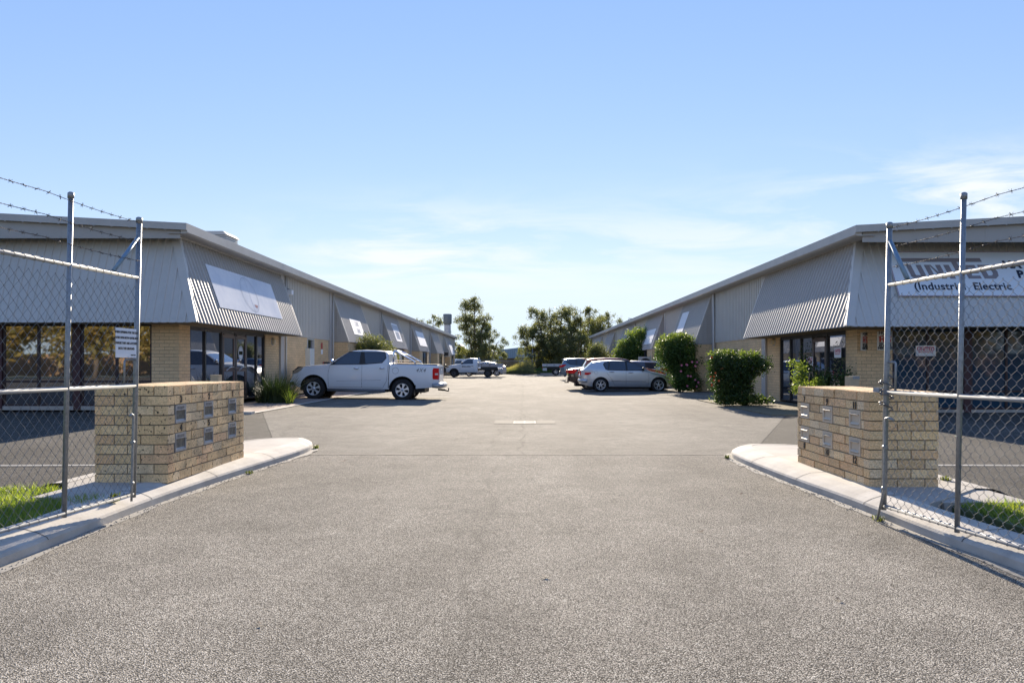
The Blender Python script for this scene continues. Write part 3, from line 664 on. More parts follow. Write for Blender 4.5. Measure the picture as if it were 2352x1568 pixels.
# the cross joint where the coarse driveway meets the worn yard surface
rw = random.Random(31); xs = ar(-3.0, 2.75, .06); m = MB()
off = [9.70+rw.uniform(-.012, .012) for _ in xs]; wd = [.012+.022*abs(math.sin(i*.37))*rw.random() for i in range(len(xs))]
m.grid([[(x, o_-w_, gz(x, o_)+.0095) for x, o_, w_ in zip(xs, off, wd)], [(x, o_+w_, gz(x, o_)+.0095) for x, o_, w_ in zip(xs, off, wd)]])
tag(m.build('road_joint', mat('tar_joint', (.13, .12, .10), .95, noise=(20, .4, (.22, .2, .165)))), kind='structure')

# ---------------------------------------------------------------- the two warehouse rows
def ribs(m, P0, P1, D, pitch, h, nrm, clip=None, top_w=.018, base_w=.034):
    """ribbed sheet: runs P0->P1, ribs along D. clip(t) -> (a, b) fractions of D kept at run distance t"""
    P0 = Vector(P0); P1 = Vector(P1); D = Vector(D); L = (P1-P0).length; u = (P1-P0)/L; n = Vector(nrm)
    xs = []; t = pitch*.4
    xs.append((0, 0))
    while t < L-.02:
        xs += [(t-base_w, 0), (t-top_w, h), (t+top_w, h), (t+base_w, 0)]; t += pitch
    xs = [(max(0, min(L, a)), b) for a, b in xs]; xs.append((L, 0))
    r0, r1 = [], []
    for t, hh in xs:
        a, b = clip(t) if clip else (0, 1)
        q = P0+u*t+n*hh; r0.append(q+D*a); r1.append(q+D*b)
    m.grid([r0, r1])
def warehouse(s, Xw, Yf, Xa, Ya, Zt, Zb, Xg, Yg, Zg, posts, far1, zbase, label, dark):
    S = lambda x: s*x
    root = thing('warehouse', label, 'warehouse', (S(Xw+6), (Yf+posts[-1])/2, 0))
    inv = Matrix.Translation(-Vector(root.location))
    def B(m, name, mt, par=None, lab=None):
        m.v = [tuple(inv @ Vector(v)) for v in m.v]; o = m.build(name, mt, par or root)
        if lab: o['label'] = lab
        return o
    Yend = posts[-1]; W2 = 12.3; slope = .052; Xo = Xw+2*W2
    zr = lambda x: Zg+(min(x, 2*(Xw+W2)-x)-Xg)*slope
    n = s
    # roof
    m = MB(); xm = Xw+W2
    m.prism([(S(Xg+.02), Yg+.06, Zg-.03), (S(xm), Yg+.06, zr(xm)-.03), (S(Xo), Yg+.06, Zg-.03), (S(Xo), Yg+.06, Zg-.09), (S(xm), Yg+.06, zr(xm)-.09), (S(Xg+.02), Yg+.06, Zg-.09)], (0, Yend+.3-Yg, 0))
    B(m, 'roof', STEEL)
    # long gutter fascia towards the yard, in lapped lengths
    y = Yg; k = 0; random.seed(7+s); m = MB()
    cutsy = [Yg+.052, Yg+7.2]+[posts[i] for i in range(len(posts)-1)]+[Yend+.35]
    for a, b in zip(cutsy, cutsy[1:]):
        d = .002*(k % 2); m.prism([(S(Xg-d), a, Zg), (S(Xg-d), a, Zg-.215), (S(Xg+.05), a, Zg-.245), (S(Xg+.16), a, Zg-.245), (S(Xg+.16), a, Zg)], (0, b-a+.03, 0)); k += 1
    B(m, 'gutter', STEEL_F)
    # soffit from the gutter back to the wall
    m = MB(); m.box((S(Xg+.16), Yg+.05, Zg-.245), (S(Xw+.02), Yend, Zg-.225)); B(m, 'soffit', STEEL)
    # gable barge and flat band above the front awning
    m = MB()
    for q, (xa, xb) in enumerate(((Xg, Xg+5.2), (Xg+5.2, xm))):
        d = .004*q
        m.prism([(S(xa), Yg-d, zr(xa)), (S(xb), Yg-d, zr(xb)), (S(xb), Yg-d, zr(xb)-.17), (S(xa), Yg-d, zr(xa)-.17)], (0, .05, 0))
        m.prism([(S(xa), Yg-d-.012, zr(xa)-.155), (S(xb), Yg-d-.012, zr(xb)-.155), (S(xb), Yg-d-.012, zr(xb)-.17), (S(xa), Yg-d-.012, zr(xa)-.17)], (0, .012, 0))
    m.prism([(S(xm), Yg, zr(xm)), (S(Xo), Yg, zr(Xo)), (S(Xo), Yg, zr(Xo)-.17), (S(xm), Yg, zr(xm)-.17)], (0, .05, 0))
    B(m, 'barge_board', STEEL_F)
    m = MB(); yb = Yg+.10; zbb = EYE+(Zt-EYE)*yb/Yf-.004
    for q, (xa, xb) in enumerate(((Xg+.20, Xg+3.1), (Xg+3.1, Xg+7.4), (Xg+7.4, xm), (xm, Xo))):
        m.prism([(S(xa), yb-.003*(q % 2), zr(xa)-.10), (S(xb), yb-.003*(q % 2), zr(xb)-.10), (S(xb), yb-.003*(q % 2), zbb), (S(xa), yb-.003*(q % 2), zbb)], (0, .03, 0))
        for zz in ar(zbb+.02, zr(xb)-.2, .1): m.box((S(xb-.03), yb-.008, zz), (S(xb-.018), yb, zz+.012))
    x = Xg+.5
    while x < Xo: m.box((S(x), Yg-.02, zr(x)-.19), (S(x+.03), Yg, zr(x)-.165)); x += .43
    B(m, 'fascia_band', STEEL)
    # front awning (mansard skirt)
    fl = Xw-Xa; run = Xo-Xa; dep = Yf-Ya
    hl = .10                                                     # hip flashing half width
    m = MB(); Dv = Vector((0, dep, Zt-Zb)); nrm = Vector((0, -(Zt-Zb), dep)).normalized()
    clipf = lambda t: (0, max(.02, min(1, (t-.08)/fl)) if t < fl+.08 else 1)
    ribs(m, (S(Xa), Ya, Zb), (S(Xo), Ya, Zb), Dv, .198, .024, nrm, clipf)
    m.smooth = False
    # screws along the bottom and top
    t = .17
    while t < run:
        for fr in ((.045,) if t < fl else (.045, .95)):
            p = Vector((S(Xa+t), Ya, Zb))+Dv*fr+nrm*.012; m.box(p-Vector((.007, .007, .007)), p+Vector((.007, .007, .007)))
        t += .198
    B(m, 'front_awning', STEEL_C)
    # side awnings
    hts = []
    spans = [(Ya, far1)]+[(p+.42, p+6.0) for p in posts[:-1]]
    for i, (y0, y1) in enumerate(spans):
        m = MB(); Dv = Vector((S(fl), 0, Zt-Zb)); nrm = Vector((S(-(Zt-Zb)), 0, fl)).normalized()
        cl = (lambda t: (0, max(.02, min(1, (t-.08)/dep)))) if i == 0 else None
        ribs(m, (S(Xa), y0, Zb), (S(Xa), y1, Zb), Dv, .198 if i < 3 else .3, .038, nrm, cl, .022, .05)
        if i < 2:
            t = .17
            while t < y1-y0:
                p = Vector((S(Xa), y0+t, Zb))+Dv*.045+nrm*.012; m.box(p-Vector((.007, .007, .007)), p+Vector((.007, .007, .007))); t += .198
        aw = B(m, 'awning', STEEL)
        # edge trims: the hip or the near rake, and the far rake
        def rake(y, dy, nm='rake_trim', w=.06):
            m = MB(); a = Vector((S(Xa), y, Zb)); b = Vector((S(Xw), y+dy, Zt)); u = (b-a).normalized()
            side = Vector((0, 1, 0)); nn = nrm
            m.prism([a-nn*.02, a+nn*.035, b+nn*.035, b-nn*.02], side*w); return m, nm
        if i > 0:
            m, nm = rake(y0-.02, 0); B(m, nm, STEEL_C, aw)
            m = MB(); m.prism([(S(Xw), y0-.01, Zt), (S(Xw), y0-.01, Zb), (S(Xa+.03), y0-.01, Zb)], (0, .02, 0))
            for q in range(4):
                xx = Xw-.03-q*.19; hgt = Zt-(Xw-xx)/fl*(Zt-Zb)-.08
                if xx > Xa+.06: m.box((S(xx), y0-.03, Zb), (S(xx-.03), y0-.01, hgt))
            B(m, 'cheek_panel', STEEL, aw)
        m, nm = rake(y1-.04, 0); B(m, nm, STEEL_C, aw)
        m = MB(); m.prism([(S(Xw), y1, Zt), (S(Xw), y1, Zb), (S(Xa+.03), y1, Zb)], (0, .02, 0)); B(m, 'cheek_panel', STEEL, aw)
        m = MB(); m.box((S(Xa+.02), y0+(.05 if i else dep), Zb-.012), (S(Xw), y1, Zb+.01)); B(m, 'awning_soffit', BRICKY, aw)
        m = MB(); m.box((S(Xg+.17), y0+.5 if i == 0 else y0, Zt-.02), (S(Xw), y1, Zt+.12)) if False else m.box((S(Xw-.09), (Yf-.1 if i == 0 else y0), Zt-.01), (S(Xw+.02), y1, Zt+.035)); B(m, 'top_flashing', STEEL_C, aw)
    # hip flashing between front and side skirt
    m = MB(); a = Vector((S(Xa), Ya, Zb)); b = Vector((S(Xw), Yf, Zt)); e1 = Vector((S(1), 0, 0)); e2 = Vector((0, 1, 0))
    nf = Vector((0, -(Zt-Zb), dep)).normalized(); ns = Vector((S(-(Zt-Zb)), 0, fl)).normalized()
    ridge = [a+(nf+ns)*.028, b+(nf+ns)*.028]
    wf, ws = .17, .11
    m.face([ridge[0], ridge[1], b+e1*wf*1.0+nf*.03, a+e1*wf+nf*.03][::-s])
    m.face([ridge[1], ridge[0], a+e2*ws+ns*.03, b+e2*ws+ns*.03][::-s])
    B(m, 'hip_flashing', STEEL_C)
    # front awning underside
    m = MB(); m.box((S(Xa+.02), Ya+.03, Zb-.012), (S(Xo), Yf, Zb+.01)); B(m, 'awning_soffit', BRICKY)
    # ---- front wall: pier, windows
    t_ = .12
    pier0, pier1 = Xw, Xw+dark['pier']
    m = MB(); m.box((S(pier0), Yf, zbase), (S(pier1), Yf+.62, Zb+.25)); B(m, 'brick_pier', BRICK)
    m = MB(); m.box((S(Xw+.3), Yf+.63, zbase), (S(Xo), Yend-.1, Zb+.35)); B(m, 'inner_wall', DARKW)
    m = MB(); m.box((S(Xw+.12), Yf+.4, Zb+.2), (S(Xo), Yend-.05, Zt+.1)); B(m, 'upper_wall', STEEL)
    m = MB(); m.box((S(pier1), Yf+.02, zbase-.01), (S(Xo), Yf+.35, zbase+.09)); B(m, 'front_kerb', CONC2)
    x = pier1; k = 0
    while x < Xo-2:
        # two-pane window bay, low light under the transom, then a wide post
        w = .87; xa = x; xb = x+2*w+.05; z0 = zbase+.09; z1 = Zb+.05; zt = dark['transom']
        fr = MB(); fm = .05
        fr.box((S(xa), Yf+.03, z0), (S(xa+fm), Yf+.11, z1)); fr.box((S(xb-fm), Yf+.03, z0), (S(xb), Yf+.11, z1)); fr.box((S(xa+w), Yf+.03, z0), (S(xa+w+.055), Yf+.11, z1))
        for zz in (z0, zt, z1-.05): fr.box((S(xa+fm), Yf+.034, zz), (S(xb-fm), Yf+.106, zz+.05))
        fo = B(fr, 'window', DARKP)
        for (u, v) in ((xa+fm, xa+w), (xa+w+.055, xb-fm)):
            for (p, q) in ((z0+.05, zt), (zt+.05, z1-.05)):
                g = MB(); g.box((S(u), Yf+.06, p), (S(v), Yf+.072, q)); B(g, 'pane', dark['glass'], fo)
        m = MB(); m.box((S(xb), Yf, zbase), (S(xb+.17), Yf+.2, Zb+.2)); B(m, 'post', MAROON)
        x = xb+.17; k += 1
    # ---- side towards the yard
    def sidewin(Y0, Y1, nmull, frame_m, door=None):
        fr = MB(); z0 = zbase+.06; z1 = Zb-.06; xx = Xw+.03
        edges = nmull
        fr.box((S(xx), Y0, z1-.05), (S(xx+.08), Y1, z1+.03)); fr.box((S(xx), Y0, z0), (S(xx+.08), Y1, z0+.05))
        fr.box((S(xx), Y0, z1+.03), (S(xx+.09), Y1, Zb+.2))
        for i_, e in enumerate(edges): fr.box((S(xx-.012), e-.035, z0), (S(xx+.07), e+.035, z1))
        fo = B(fr, 'window', frame_m)
        for e0, e1 in zip(edges, edges[1:]):
            if door and abs((e0+e1)/2-door) < .6: continue
            g = MB(); g.box((S(xx+.03), e0+.035, z0+.05), (S(xx+.042), e1-.035, z1-.05)); B(g, 'pane', GLASS_S, fo)
        return fo, z0, z1
    y0 = Yf+.62; y1 = dark['win_end']
    ed = dark['mull']
    fo, z0, z1 = sidewin(y0, y1, ed, BLACKF, dark['door'])
    # glazed double door
    dl = [e for e in zip(ed, ed[1:]) if abs((e[0]+e[1])/2-dark['door']) < .6]
    for e0, e1 in dl:
        d = MB(); xx = Xw+.012; rl = .085
        d.box((S(xx), e0+.04, z0), (S(xx+.05), e0+.04+rl, z1-.1)); d.box((S(xx), e1-.04-rl, z0), (S(xx+.05), e1-.04, z1-.1))
        for zz in (z0, z0+.86, z1-.1-rl): d.box((S(xx+.001), e0+.04+rl, zz), (S(xx+.049), e1-.04-rl, zz+rl*1.4))
        do = B(d, 'door', BROWNF)
        g = MB(); g.box((S(xx+.02), e0+.04+rl, z0+.1), (S(xx+.03), e1-.04-rl, z1-.16)); B(g, 'pane', GLASS_S, do)
        h = MB(); h.tube([(S(xx-.01), e1-.06, z0+.93), (S(xx-.05), e1-.10, z0+.93), (S(xx-.055), (e0+e1)/2+.12, z0+1.0), (S(xx-.055), (e0+e1)/2-.05, z0+.99), (S(xx-.04), e0+.16, z0+.89)], .012, 8); B(h, 'handle', CHROME, do)
        if s < 0 and e0 == dl[-1][0]:
            lg = MB(); c = Vector((S(xx+.015), (e0+e1)/2, z0+1.42)); 
            for r, w in ((.17, .017), (.145, .008)):
                ring = []
                for q in range(29):
                    a = q*math.pi/14; ring.append([c+Vector((0, math.cos(a)*rr*1.12, math.sin(a)*rr*1.3)) for rr in (r-w, r)])
                lg.grid(ring)
            for sg in (1, -1):
                lg.face([c+Vector((0, math.cos(a)*.12*1.1, sg*(.055+math.sin(a)*.125))) for a in [q*math.pi/10 for q in range(11)]])
            B(lg, 'door_logo', SIGNW, do)
    # brick between window and the first post; brick and cladding onward
    p0 = dark['post1']
    m = MB(); m.box((S(Xw), y1, zbase), (S(Xw+.2), p0-.1, Zb+.25)); B(m, 'brick_wall', BRICK)
    allposts = [p0]+posts
    for i, p in enumerate(allposts):
        m = MB(); m.box((S(Xw-.07), p-.22, zbase), (S(Xw+.12), p+.18, Zg-.245))
        B(m, 'column', STEEL)
        if s < 0 or i in (1, 3):
            m = MB(); m.tube([(S(Xw-.10), p+.24 if s < 0 else p-.26, zbase), (S(Xw-.10), p+.24 if s < 0 else p-.26, Zg-.24)], .04, 8); B(m, 'downpipe', STEEL_C)
    for i, (a, b) in enumerate(zip(allposts, posts)):
        # corrugated upper cladding
        m = MB(); ribs(m, (S(Xw), a+.18, Zb+.05), (S(Xw), b-.22, Zb+.05), (0, 0, Zg-.23-Zb-.05), .2, .05, (S(-1), 0, 0), None, .035, .045)
        B(m, 'cladding', STEEL_C)
        # brickwork under it
        if i == 0:
            if s < 0:
                w0, w1 = 29.2, 30.2
                m = MB(); m.box((S(Xw-.004), a+.18, zbase), (S(Xw+.2), w0, Zb+.06)); B(m, 'brick_wall', BRICK)
                m = MB(); m.box((S(Xw-.004), w1, zbase), (S(Xw+.2), b-.22, Zb+.06)); B(m, 'brick_wall', BRICK)
                m = MB(); m.box((S(Xw-.01), w0, zbase), (S(Xw+.1), w0+.1, Zb+.05)); m.box((S(Xw-.01), w1-.1, zbase), (S(Xw+.1), w1, Zb+.05)); m.box((S(Xw-.01), w0+.1, Zb-.02), (S(Xw+.1), w1-.1, Zb+.05)); f_ = B(m, 'window', ALW)
                g = MB(); g.box((S(Xw+.05), w0+.1, zbase), (S(Xw+.06), w1-.1, Zb-.02)); B(g, 'pane', GLASS_S, f_)
            else:
                m = MB(); m.box((S(Xw-.004), a+.18, zbase), (S(Xw+.2), b-.22, Zb+.06)); B(m, 'brick_wall', BRICK)
        else:
            ya, yb = a+.42, a+6.0
            # office block under the awning: pier facing us, side with a window
            m = MB(); m.box((S(Xa+.02), ya, zbase-.05), (S(Xw+.15), ya+.35, Zb-.012)); B(m, 'brick_pier', BRICK)
            m = MB(); m.box((S(Xa+.03), ya+.35, zbase-.05), (S(Xa+.22), ya+1.7, Zb-.012)); B(m, 'brick_wall', BRICK)
            m = MB(); m.box((S(Xa+.03), yb-1.2, zbase-.05), (S(Xa+.22), yb-.05, Zb-.012)); B(m, 'brick_wall', BRICK)
            f_ = MB(); 
            for e in (ya+1.7, (ya+yb)/2, yb-1.26): f_.box((S(Xa+.06), e, zbase), (S(Xa+.14), e+.06, Zb-.03))
            f_.box((S(Xa+.07), ya+1.76, Zb-.1), (S(Xa+.13), yb-1.26, Zb-.03)); fo2 = B(f_, 'window', BLACKF)
            g = MB(); g.box((S(Xa+.10), ya+1.76, zbase), (S(Xa+.11), (ya+yb)/2, Zb-.1)); B(g, 'pane', GLASS_S, fo2)
            g = MB(); g.box((S(Xa+.10), (ya+yb)/2+.06, zbase), (S(Xa+.11), yb-1.26, Zb-.1)); B(g, 'pane', GLASS_S, fo2)
            m = MB(); m.box((S(Xw-.004), yb, zbase-.05), (S(Xw+.2), b-.22, Zb+.06)); B(m, 'brick_wall', BRICK)
    # far end wall
    m = MB(); m.box((S(Xw+.02), Yend-.08, zbase-.1), (S(Xo), Yend, Zg-.05)); B(m, 'end_wall', STEEL)
    return root, inv, B
BRICKY = mat('soffit_board', (.20, .16, .10), .9, noise=(6, .3))
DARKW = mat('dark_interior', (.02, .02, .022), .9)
MAROON = mat('maroon_post', (.055, .018, .02), .5)
ALW = mat('aluminium', (.45, .45, .44), .4, .4)
LPOST = [32.6, 43.9, 55.6, 67.2, 79.0, 91.4]
RPOST = [31.6, 42.3, 53.5, 64.6, 75.0, 86.0]
wl, invl_, Bl = warehouse(-1, 8.6, 18.3, 7.85, 17.58, 4.35, 2.2, 8.15, 17.73, 4.62, LPOST, 25.95, .06,
    'grey ribbed-metal warehouse row on the left with cream brick piers and sloping awnings', dict(pier=.68, transom=.74, glass=GLASS_L, win_end=24.45, mull=[18.95, 19.9, 21.0, 21.95, 22.85, 23.75, 24.42], door=21.9, post1=26.05))
wr, invr_, Br = warehouse(1, 8.3, 18.15, 7.54, 17.0, 4.23, 2.07, 7.85, 17.2, 4.47, RPOST, 24.85, -.02,
    'grey ribbed-metal warehouse row on the right behind shrubs, alarm plates on its brick pier', dict(pier=.88, transom=.50, glass=GLASS_B, win_end=23.6, mull=[18.8, 20.0, 21.0, 21.9, 22.75, 23.57], door=20.5, post1=25.0))

# ---------------------------------------------------------------- boards and fittings on the buildings
def board(name, label, s, Xw, Xa, Zt, Zb, y0, y1, z0, z1, mt, cat='sign', off=.05, group=None):
    """flat panel on a side awning's slope"""
    k = (Xw-Xa)/(Zt-Zb); X = lambda z: Xw-(Zt-z)*k
    c = Vector((s*X((z0+z1)/2), (y0+y1)/2, (z0+z1)/2)); up = Vector((s*k, 0, 1)).normalized(); right = Vector((0, 1 if s < 0 else -1, 0)); nn = right.cross(up).normalized()
    root = thing(name, label, cat, c+nn*off, 0, group); M = frame(nn*0, right, up)
    h = (z1-z0)/2*math.sqrt(1+k*k); w = (y1-y0)/2
    m = MB(); m.box((-w, -h, -.012), (w, h, .0), M); m.build('panel', mt, root)
    return root, M, w, h
MIRR = mat('gloss_white_board', (.86, .86, .86), .8, 0, 0, noise=(.9, .2, (.66, .69, .74), 4))
BW = mat('board_white', (.78, .79, .80), .6, noise=(3, .1))
b1, M, w, h = board('sign_board', 'large glossy white sign board with a faint oval on the nearest left awning', -1, 8.6, 7.85, 4.35, 2.2, 19.3, 24.3, 2.68, 3.83, MIRR)
FAINT = mat('faint_print', (.52, .54, .57), .9, spec=0)
m = MB()
for r, wd in ((1.0, .035), (.9, .015)):
    ring = []
    for q in range(41):
        a = q*math.pi/20; ring.append([M @ Vector((math.cos(a)*.62*rr+.1, math.sin(a)*.55*rr, .003)) for rr in (r-wd, r)])
    m.grid(ring)
    m.build('oval_print', FAINT, b1); m = MB()
m.face([M @ Vector((.35+math.cos(a)*.13, -.30-math.sin(a)*.10, .004)) for a in [q*math.pi/8 for q in range(9)]]); m.build('red_print', mat('faded_red', (.50, .33, .31), .9, spec=0), b1)
m = MB(); m.box((.09, -h, .001), (.096, h, .003), M); m.build('panel_joint', FAINT, b1)
TXTG = mat('faded_text', (.33, .36, .42), .5)
def texts(root, M, lines, mt, z=.003, nm='lettering', bold=.0):
    m = MB()
    for t, x, y, sz in lines: m.add_mesh(text_mesh(t, sz, bold, .001), M @ Matrix.Translation((x, y, z)))
    m.build(nm, mt, root)
b2, M, w, h = board('sign_board', 'small white board with faded lettering on the second left awning', -1, 8.6, 7.85, 4.35, 2.2, 34.6, 36.9, 2.6, 3.35, BW)
texts(b2, M, [('CUBIC', .1, .17, .38), ('UNIT', .1, -.2, .36)], TXTG)
b3, M, w, h = board('sign_board', 'tall white board with grey panels of writing on the third left awning', -1, 8.6, 7.85, 4.35, 2.2, 46.4, 48.6, 2.65, 3.8, BW)
m = MB(); m.box((-w+.1, h-.4, .001), (w-.1, h-.1, .004), M); m.build('printed_band', TXTG, b3)
m = MB(); m.box((-w+.5, -.45, .001), (w-.4, .05, .004), M); m.build('printed_band', FAINT, b3)
board('sign_board', 'wide plain white board on the fourth left awning', -1, 8.6, 7.85, 4.35, 2.2, 57, 61.3, 2.63, 3.8, BW)
board('sign_board', 'narrow white board low on the farthest left awning', -1, 8.6, 7.85, 4.35, 2.2, 81.5, 84.6, 2.3, 3.4, BW)
board('sign_board', 'tall pale board on the second right awning above the flowering bush', 1, 8.3, 7.54, 4.23, 2.07, 35.4, 36.9, 2.75, 3.75, BW)
board('sign_board', 'wide white board on the third right awning, partly behind the large shrub', 1, 8.3, 7.54, 4.23, 2.07, 43.3, 47.2, 2.4, 3.3, BW)
# pale window high in the cladding behind the second right awning
# United sign on the right front skirt
k = (18.15-17.0)/(4.23-2.07)
def front_M(x, z, off=.06):
    up = Vector((0, k, 1)).normalized(); right = Vector((1, 0, 0)); nn = right.cross(up).normalized()
    return frame(Vector((x, 18.15-(4.23-z)*k, z))+nn*off, right, up)
xs0, xs1, zs0, zs1 = 8.92, 14.6, 2.78, 3.93
us = thing('sign_board', 'long white electrical company sign board with brown lettering on the right front awning', 'sign', ((xs0+xs1)/2, 17.7, 3.35))
iu = Matrix.Translation(-Vector(us.location))
Mc = iu @ front_M((xs0+xs1)/2, (zs0+zs1)/2); w = (xs1-xs0)/2; h = (zs1-zs0)/2*math.sqrt(1+k*k)
PALEB = mat('sign_pale_blue', (.70, .74, .76), .45); BORD = mat('sign_border_mauve', (.36, .25, .28), .5); LOGO = mat('logo_grey_brown', (.25, .215, .215), .5); INK = mat('sign_ink', (.012, .018, .035), .5)
m = MB(); m.box((-w, -h, -.015), (w, h, 0), Mc); m.build('panel', PALEB, us)
m = MB()
for a, b in (((-w, h-.02, 0), (w, h, .004)), ((-w, -h, 0), (w, -h+.02, .004)), ((-w, -h+.02, 0), (-w+.02, h-.02, .004)), ((w-.02, -h+.02, 0), (w, h-.02, .004))): m.box(a, b, Mc)
m.build('border', BORD, us)
# sheared heavy letters drawn as outlines; local x from the sign's left edge
def poly(m, pts, sh=.18, z=.004):
    m.prism([Mc @ Vector((-w+x-(y)*sh*0-(y-.55)*0+(-y*sh)+.12, -h+y, z)) for x, y in pts], (Mc.to_3x3() @ Vector((0, 0, .003))))
m = MB()
y0, y1 = .50, .90
def rect(a, b, c, d): poly(m, [(a, b), (c, b), (c, d), (a, d)])
rect(.33, .99, 1.96+.35, 1.10)                                   # bar of the T over the whole word
rect(.42, y0+.06, .54, y1); rect(.66, y0+.06, .78, y1); poly(m, [(.42, y0+.06), (.48, y0), (.72, y0), (.78, y0+.06), (.78, y0+.10), (.42, y0+.10)])
rect(.86, y0, .98, y1); rect(1.13, y0, 1.25, y1); poly(m, [(.98, y1), (1.13, y0), (1.13, y0+.17), (1.02, y1)])
rect(1.33, y0, 1.46, y1)
rect(1.56, y0, 1.69, .99)
rect(1.77, y0, 1.89, y1)
for yy in (y0, y0+.155, y1-.09): rect(1.89, yy, 2.08, yy+.085)
rect(2.15, y0, 2.28, y1)
poly(m, [(2.28, y0), (2.42, y0), (2.52, y0+.08), (2.55, y0+.2), (2.52, y0+.32), (2.42, y1), (2.28, y1), (2.28, y1-.09), (2.37, y1-.10), (2.42, y0+.26), (2.42, y0+.15), (2.37, y0+.09), (2.28, y0+.085)])
m.build('logo', LOGO, us)
m = MB()
def tx(t, x, y, sz, bold, align='LEFT', sp=1.0): m.add_mesh(text_mesh(t, sz, bold, .001, align, sp), Mc @ Matrix.Translation((-w+x, -h+y, .004)))
tx('(Industrial  Electric', .42, .27, .29, .006, sp=1.04); tx('MA', 2.74, .90, .29, .016); tx('P', 3.0, .62, .29, .016)
m.build('lettering', INK, us)
# alarm plates
def plate(name, label, c, right, wd, hg, bend):
    root = thing(name, label, 'sign', c); M = frame((0, 0, 0), right, (0, 0, 1)); m = MB(); n_ = 8
    m.smooth = True; rows = []
    for i in range(n_+1):
        a = -1+2*i/n_; rows.append([M @ Vector((a*wd/2, -hg/2*(1-.04*a*a), bend*(1-a*a))), M @ Vector((a*wd/2, hg/2*(1-.05*a*a), bend*(1-a*a)))])
    m.grid(rows); m.build('plate', mat('plate_cream', (.85, .81, .70), .5, noise=(7, .25)) if 'plate_cream' not in MATS else MATS['plate_cream'], root)
    REDI = MATS.get('alarm_red') or mat('alarm_red', (.50, .05, .035), .5)
    zz = bend+.004
    m = MB(); m.add_mesh(text_mesh('HOME', .10*wd/.34, .002, .001), M @ Matrix.Translation((0, hg*.40, zz))); 
    for t, y in (('SECURE', -.17), ('ALARMS', -.28), ('9480 5950', -.39)): m.add_mesh(text_mesh(t, .078*wd/.34, .003, .001), M @ Matrix.Translation((0, hg*y, zz)))
    m.build('lettering', NUMB, root)
    m = MB(); q = wd/.34
    def bb(a, b, c_, d): m.box((a*q, b, zz), (c_*q, d, zz+.002), M)
    z0_, z1_ = -.035, .10
    bb(-.13, z0_, -.09, z1_); bb(-.05, z0_, -.01, z1_-.0); bb(-.09, .02, -.05, .05)
    bb(.02, .07, .13, z1_-.01); bb(.02, .02, .055, .07); bb(.02, .01, .13, .04); bb(.095, -.01, .13, .01); bb(.02, z0_, .13, -.01)
    m.prism([M @ Vector((-.15*q, z1_-.01, zz)), M @ Vector((-.15*q, z1_+.0, zz)), M @ Vector((0, z1_+.045, zz)), M @ Vector((.15*q, z1_, zz)), M @ Vector((.15*q, z1_-.01, zz)), M @ Vector((0, z1_+.02, zz))], M.to_3x3() @ Vector((0, 0, .002)))
    m.build('logo', REDI, root)
plate('alarm_sign', 'cream alarm company plate with red roof logo facing the road on the right brick pier', (8.98, 18.13, 1.78), (1, 0, 0), .38, .48, .02)
plate('alarm_sign', 'bent narrow alarm plate seen side-on at the corner of the right brick pier', (8.44, 18.10, 1.76), (.75, .62, 0), .30, .46, .04)
# window stickers on the right building
def sticker(c, right, wd, hg, label):
    root = thing('window_notice', label, 'notice', c); M = frame((0, 0, 0), right, (0, 0, 1)); m = MB(); m.box((-wd/2, -hg/2, 0), (wd/2, hg/2, .003), M); m.build('paper', SIGNW, root)
    PK = MATS.get('pink_ink') or mat('pink_ink', (.50, .05, .12), .5)
    m = MB(); m.box((-wd*.4, hg*.33, .0035), (wd*.4, hg*.38, .005), M); m.add_mesh(text_mesh('UNITED', wd*.24, .004, .0008), M @ Matrix.Translation((0, hg*.15, .004)))
    m.add_mesh(text_mesh('MAINTENANCE', wd*.105, .001, .0008), M @ Matrix.Translation((0, -hg*.12, .004))); m.build('lettering', PK, root)
sticker((10.02, 18.17, 1.53), (1, 0, 0), .50, .26, 'white notice with pink heading behind the fence in the right front window')
sticker((8.30, 19.25, 1.50), (0, -1, 0), .42, .26, 'square white notice with pink heading in the side window near the right brick pier')
sticker((8.285, 21.1, 1.28), (0, -1, 0), .5, .26, 'white notice low in the glass door beside the climbing plant')
# lights, camera, meter box, hose reel, vent
BEIGE = mat('beige_fitting', (.55, .44, .27), .5)
def bulkhead(x, y, z, s, label):
    r_ = thing('wall_light', label, 'light', (s*x, y, z)); m = MB()
    Mx = Matrix.Rotation(R(90*-s), 4, 'Y'); m.lathe([(.0, .10), (.07, .095), (.105, .06), (.12, .02), (.12, 0), (0, 0)], 16, Mx); m.build('lamp_body', BEIGE, r_)
    m = MB(); m.lathe([(.135, 0), (.135, .03), (.125, .03), (.125, 0)], 16, Mx); m.build('rim', ALW, r_)
bulkhead(8.6, 25.15, 1.98, -1, 'round beige wall light on brick beside the left glass doors')
bulkhead(8.3, 24.1, 1.94, 1, 'round pale wall light on brick above the clipped bush')
t = thing('floodlight', 'small white security floodlight high on the left wall beside the downpipe', 'light', (-8.6, 26.6, 3.95)); m = MB()
m.tube([(.0, 0, 0), (.12, 0, -.02), (.16, 0, -.08)], .02, 8); m.build('bracket', ALW, t); m = MB(); m.box((.08, -.1, -.22), (.24, .1, -.06)); m.build('lamp_head', SIGNW, t)
t = thing('meter_box', 'pale grey electrical meter box on the left brick wall', 'meter box', (-8.6, 29.3, 1.45)); m = MB(); m.box((.0, -.35, -.38), (.18, .28, .38)); m.build('box', mat('meter_grey', (.50, .52, .50), .5), t); m = MB(); m.box((.18, -.33, -.36), (.19, .26, .36)); m.build('door', mat('meter_door', (.58, .60, .58), .45), t); m = MB(); m.tube([(.05, .1, -1.4), (.05, .1, -.38)], .025, 6); m.build('conduit', ALW, t)
